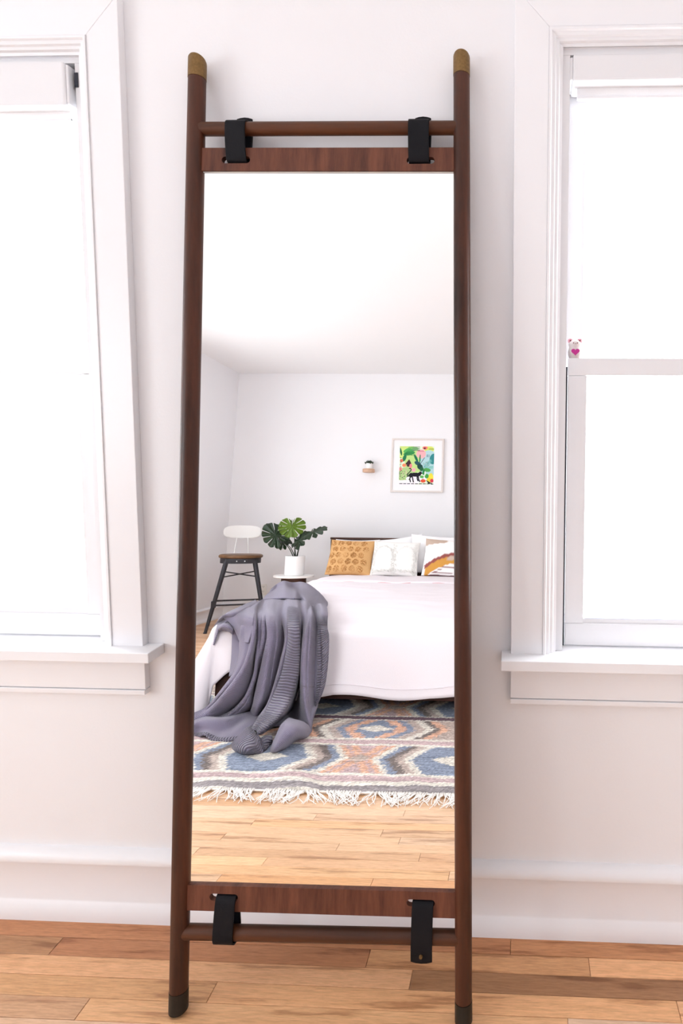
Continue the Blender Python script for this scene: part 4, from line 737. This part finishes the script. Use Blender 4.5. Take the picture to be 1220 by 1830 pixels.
# ------------------------------------------------------------------ wall shelf with a succulent, framed print
sh = empty('wall_shelf', (-1.674, YB, 1.594), label='small round pale wood wall shelf beside framed jungle print', cat='shelf')
MB().lathe([(.062, 0), (.066, .004), (.066, .036), (.062, .040)], 40, (0, .068, 0)).build('shelf_board', M['palewood'], sh, smooth=True)
MB().box((-.03, 0, .004), (.03, .01, .036)).build('wall_plate', M['palewood'], sh)
sc_ = empty('potted_succulent', (-1.672, YB + .066, 1.6345), label='tiny green succulent in white pot on the round wall shelf', cat='plant')
MB().lathe([(.030, 0), (.033, .003), (.038, .060), (.036, .062), (.033, .056), (.001, .054)], 28).build('pot', M['ceramic'], sc_, smooth=True)
for k in range(26):
    a = k * 2.4; t = 1 - k / 26; d = Vector((math.cos(a) * (1.1 - t), math.sin(a) * (1.1 - t), .35 + t * .8)).normalized(); r = .010 + .018 * (1 - t); b0 = Vector((r * math.cos(a), r * math.sin(a), .056)); L = .030 + .012 * t
    MB().tube([b0, b0 + d * L * .5, b0 + d * L], [.005, .0085, .0015], 6).build('leaf', M['leaf'], sc_, smooth='all')

px0, px1, pz0, pz1 = -1.436, -.849, 1.382, 1.986
fp = empty('framed_print', ((px0 + px1) / 2, YB, pz0), label='square framed jungle print with black panther on the back wall', cat='picture')
hw = (px1 - px0) / 2; hh = pz1 - pz0; fw = .019
MB().prism([(-hw, 0), (hw, 0), (hw, hh), (-hw, hh)], .026, None, [[(-hw + fw, fw), (-hw + fw, hh - fw), (hw - fw, hh - fw), (hw - fw, fw)]]).build('frame', plain('pale_frame', lin((222, 214, 209)), .5, 0, 30, .05, .03), fp, bevel=.0015)
MB().box((-hw + fw, .004, fw), (hw - fw, .014, hh - fw)).build('mount', M['linen'], fp)
# the print itself: flat picture rasterised into a fine grid of coloured cells
NXp, NZp = 150, 165; img = np.zeros((NZp + 1, NXp + 1, 3)); gx, gz = np.meshgrid(np.linspace(0, 1, NXp + 1), np.linspace(1, 0, NZp + 1))   # gz: 1 at the top
gz = 1 - gz; gy = 1 - gz            # gy: 0 top, 1 bottom
gy = np.linspace(1, 0, NZp + 1)[:, None] * np.ones((1, NXp + 1))
def C_(r, g, b): return np.array(lin((r, g, b)))
def ell(cx, cy, rx, ry, c, rot=0):
    a, b_ = gx - cx, gy - cy; ca_, sa = math.cos(rot), math.sin(rot); img[((a * ca_ + b_ * sa) / rx) ** 2 + ((-a * sa + b_ * ca_) / ry) ** 2 < 1] = c
def poly(pts, c):
    ins = np.zeros(gx.shape, bool); n = len(pts)
    for i in range(n):
        x1, y1 = pts[i]; x2, y2 = pts[(i + 1) % n]
        if y1 == y2: continue
        ins ^= ((gy > y1) != (gy > y2)) & (gx < (x2 - x1) * (gy - y1) / (y2 - y1) + x1)
    img[ins] = c
def stroke(pts, w, c):
    for (x1, y1), (x2, y2) in zip(pts, pts[1:]):
        L2 = (x2 - x1) ** 2 + (y2 - y1) ** 2 + 1e-9; t = np.clip(((gx - x1) * (x2 - x1) + (gy - y1) * (y2 - y1)) / L2, 0, 1); img[np.hypot(gx - x1 - t * (x2 - x1), gy - y1 - t * (y2 - y1)) < w] = c
img[:] = C_(226, 240, 214); rq = random.Random(12)
ell(.1, .1, .35, .22, C_(206, 228, 130)); ell(.45, .4, .3, .3, C_(190, 224, 140)); ell(.85, .08, .14, .09, C_(214, 226, 110)); ell(.85, .45, .28, .35, C_(178, 214, 218)); ell(.62, .2, .14, .12, C_(240, 178, 184))
ell(.2, .75, .25, .2, C_(176, 206, 140)); ell(.5, .85, .3, .08, C_(240, 236, 244)); ell(.2, .95, .4, .06, C_(244, 240, 246))
def frond(x, y, L, ang_, w, c, n=9):
    for k in range(n):
        t = k / n; a = ang_ + .25 * math.sin(t * 3); px, py = x + L * t * math.cos(ang_), y + L * t * math.sin(ang_)
        for s in (-1, 1): stroke([(px, py), (px + w * (1 - t * .6) * math.cos(a + s * 1.0), py + w * (1 - t * .6) * math.sin(a + s * 1.0))], .008, c)
    stroke([(x, y), (x + L * math.cos(ang_), y + L * math.sin(ang_))], .006, c)
ell(.3, .1, .2, .07, C_(86, 176, 92), -.25); ell(.27, .19, .17, .05, C_(60, 150, 80), -.15); ell(.4, .05, .16, .035, C_(120, 190, 100), .1); ell(.03, .14, .03, .11, C_(40, 110, 70), -.3)
for k in range(7): stroke([(.14, .2), (.14 + .3 * math.cos(-1.0 + k * .22), .2 + .16 * math.sin(-1.0 + k * .22))], .005, C_(40, 128, 72))
poly([(.28, .34), (.16, .48), (.36, .48)], C_(56, 36, 44)); ell(.26, .5, .05, .04, C_(70, 40, 50)); ell(.14, .31, .05, .1, C_(36, 120, 80), .4)
ell(.48, .32, .035, .12, C_(24, 112, 78), -.5); ell(.59, .33, .022, .12, C_(44, 130, 80), .05); stroke([(.6, .47), (.72, .3)], .008, C_(60, 70, 80)); ell(.53, .45, .1, .05, C_(40, 84, 96), .4); ell(.6, .54, .09, .07, C_(30, 70, 66), .6); ell(.65, .6, .05, .06, C_(34, 100, 62), .9)
ell(.97, .33, .1, .14, C_(52, 138, 140), .2); frond(.72, .55, .28, -.75, .08, C_(110, 180, 176)); frond(.75, .6, .24, -.25, .07, C_(130, 196, 186)); ell(.8, .62, .11, .05, C_(80, 160, 80), .1); ell(.71, .68, .04, .07, C_(40, 130, 70), .2)
ell(.14, .5, .06, .045, C_(244, 140, 100)); ell(.06, .38, .045, .045, C_(226, 110, 84)); ell(.33, .52, .04, .06, C_(232, 130, 140)); ell(.04, .6, .05, .05, C_(242, 160, 150)); ell(.73, .04, .075, .045, C_(236, 120, 112)); ell(.72, .05, .03, .025, C_(70, 50, 60)); ell(.42, .62, .06, .05, C_(242, 170, 180))
for k in range(26):
    ell(rq.uniform(.0, .3), rq.uniform(.62, .88), .018, .01, rq.choice([C_(70, 120, 70), C_(120, 150, 90), C_(50, 84, 60), C_(240, 200, 190)]), rq.uniform(0, 3))
for k in range(12): stroke([(.015 + .01 * (k % 2), .3 + k * .045), (.05, .31 + k * .045)], .007, C_(40, 30, 40))
for k in range(24): ell(rq.uniform(.66, .9), rq.uniform(.35, .55), .007, .006, rq.choice([C_(70, 110, 130), C_(240, 140, 130), C_(50, 80, 90)]))
for k in range(5):
    for j in range(3): stroke([(.37 + k * .044, .02 + j * .04), (.40 + k * .044, .02 + j * .04)], .010, C_(110, 130, 120))
stroke([(.52, .125), (.7, .125)], .006, C_(180, 60, 80)); stroke([(.8, .22), (.8, .28)], .008, C_(70, 90, 120)); stroke([(.85, .22), (.85, .28)], .008, C_(70, 90, 120)); stroke([(.84, .07), (.98, .07)], .006, C_(40, 90, 60))
ell(.92, .82, .07, .12, C_(238, 222, 70)); ell(.86, .88, .06, .06, C_(230, 206, 60)); ell(.95, .9, .05, .05, C_(214, 60, 80)); poly([(.78, .88), (1, .99), (1, 1), (.86, .99)], C_(40, 24, 34)); ell(.8, .78, .06, .06, C_(70, 160, 70)); ell(.66, .8, .06, .035, C_(90, 170, 80)); ell(.75, .71, .02, .06, C_(226, 236, 220))
ell(.70, .905, .075, .045, C_(228, 84, 54)); stroke([(.68, .87), (.7, .84)], .006, C_(60, 110, 50))
cb_ = C_(26, 22, 34)
ell(.47, .745, .15, .052, cb_); ell(.35, .76, .065, .06, cb_); ell(.58, .735, .055, .048, cb_); ell(.615, .70, .042, .038, cb_); poly([(.585, .675), (.595, .652), (.612, .672)], cb_); poly([(.62, .67), (.635, .652), (.645, .68)], cb_); ell(.65, .71, .022, .016, cb_)
for a, b_, c, d, e, f in ((.33, .78, .315, .86, .335, .93), (.385, .79, .40, .86, .42, .93), (.56, .76, .565, .85, .60, .92), (.52, .77, .53, .85, .55, .90)): stroke([(a, b_), (c, d), (e, f)], .017, cb_)
stroke([(.31, .74), (.25, .80), (.235, .74), (.31, .67), (.35, .62), (.33, .585), (.29, .585)], .011, cb_)
for k in range(44): stroke([(.0 + k * .0225, .982), (.012 + k * .0225, .982)], .008, cb_ if k % 5 else C_(240, 240, 240))
ax0, ax1, az0, az1 = -1.345 - fp.location.x, -.957 - fp.location.x, 1.470 - pz0, 1.8985 - pz0
mb = MB().grid(lambda a, b_: (ax0 + (ax1 - ax0) * a, .0148, az0 + (az1 - az0) * b_), NXp, NZp); mb.col = np.concatenate([img, np.ones(img.shape[:2] + (1,))], 2).reshape(-1, 4)
mb.build('jungle_print', M['print'], fp)
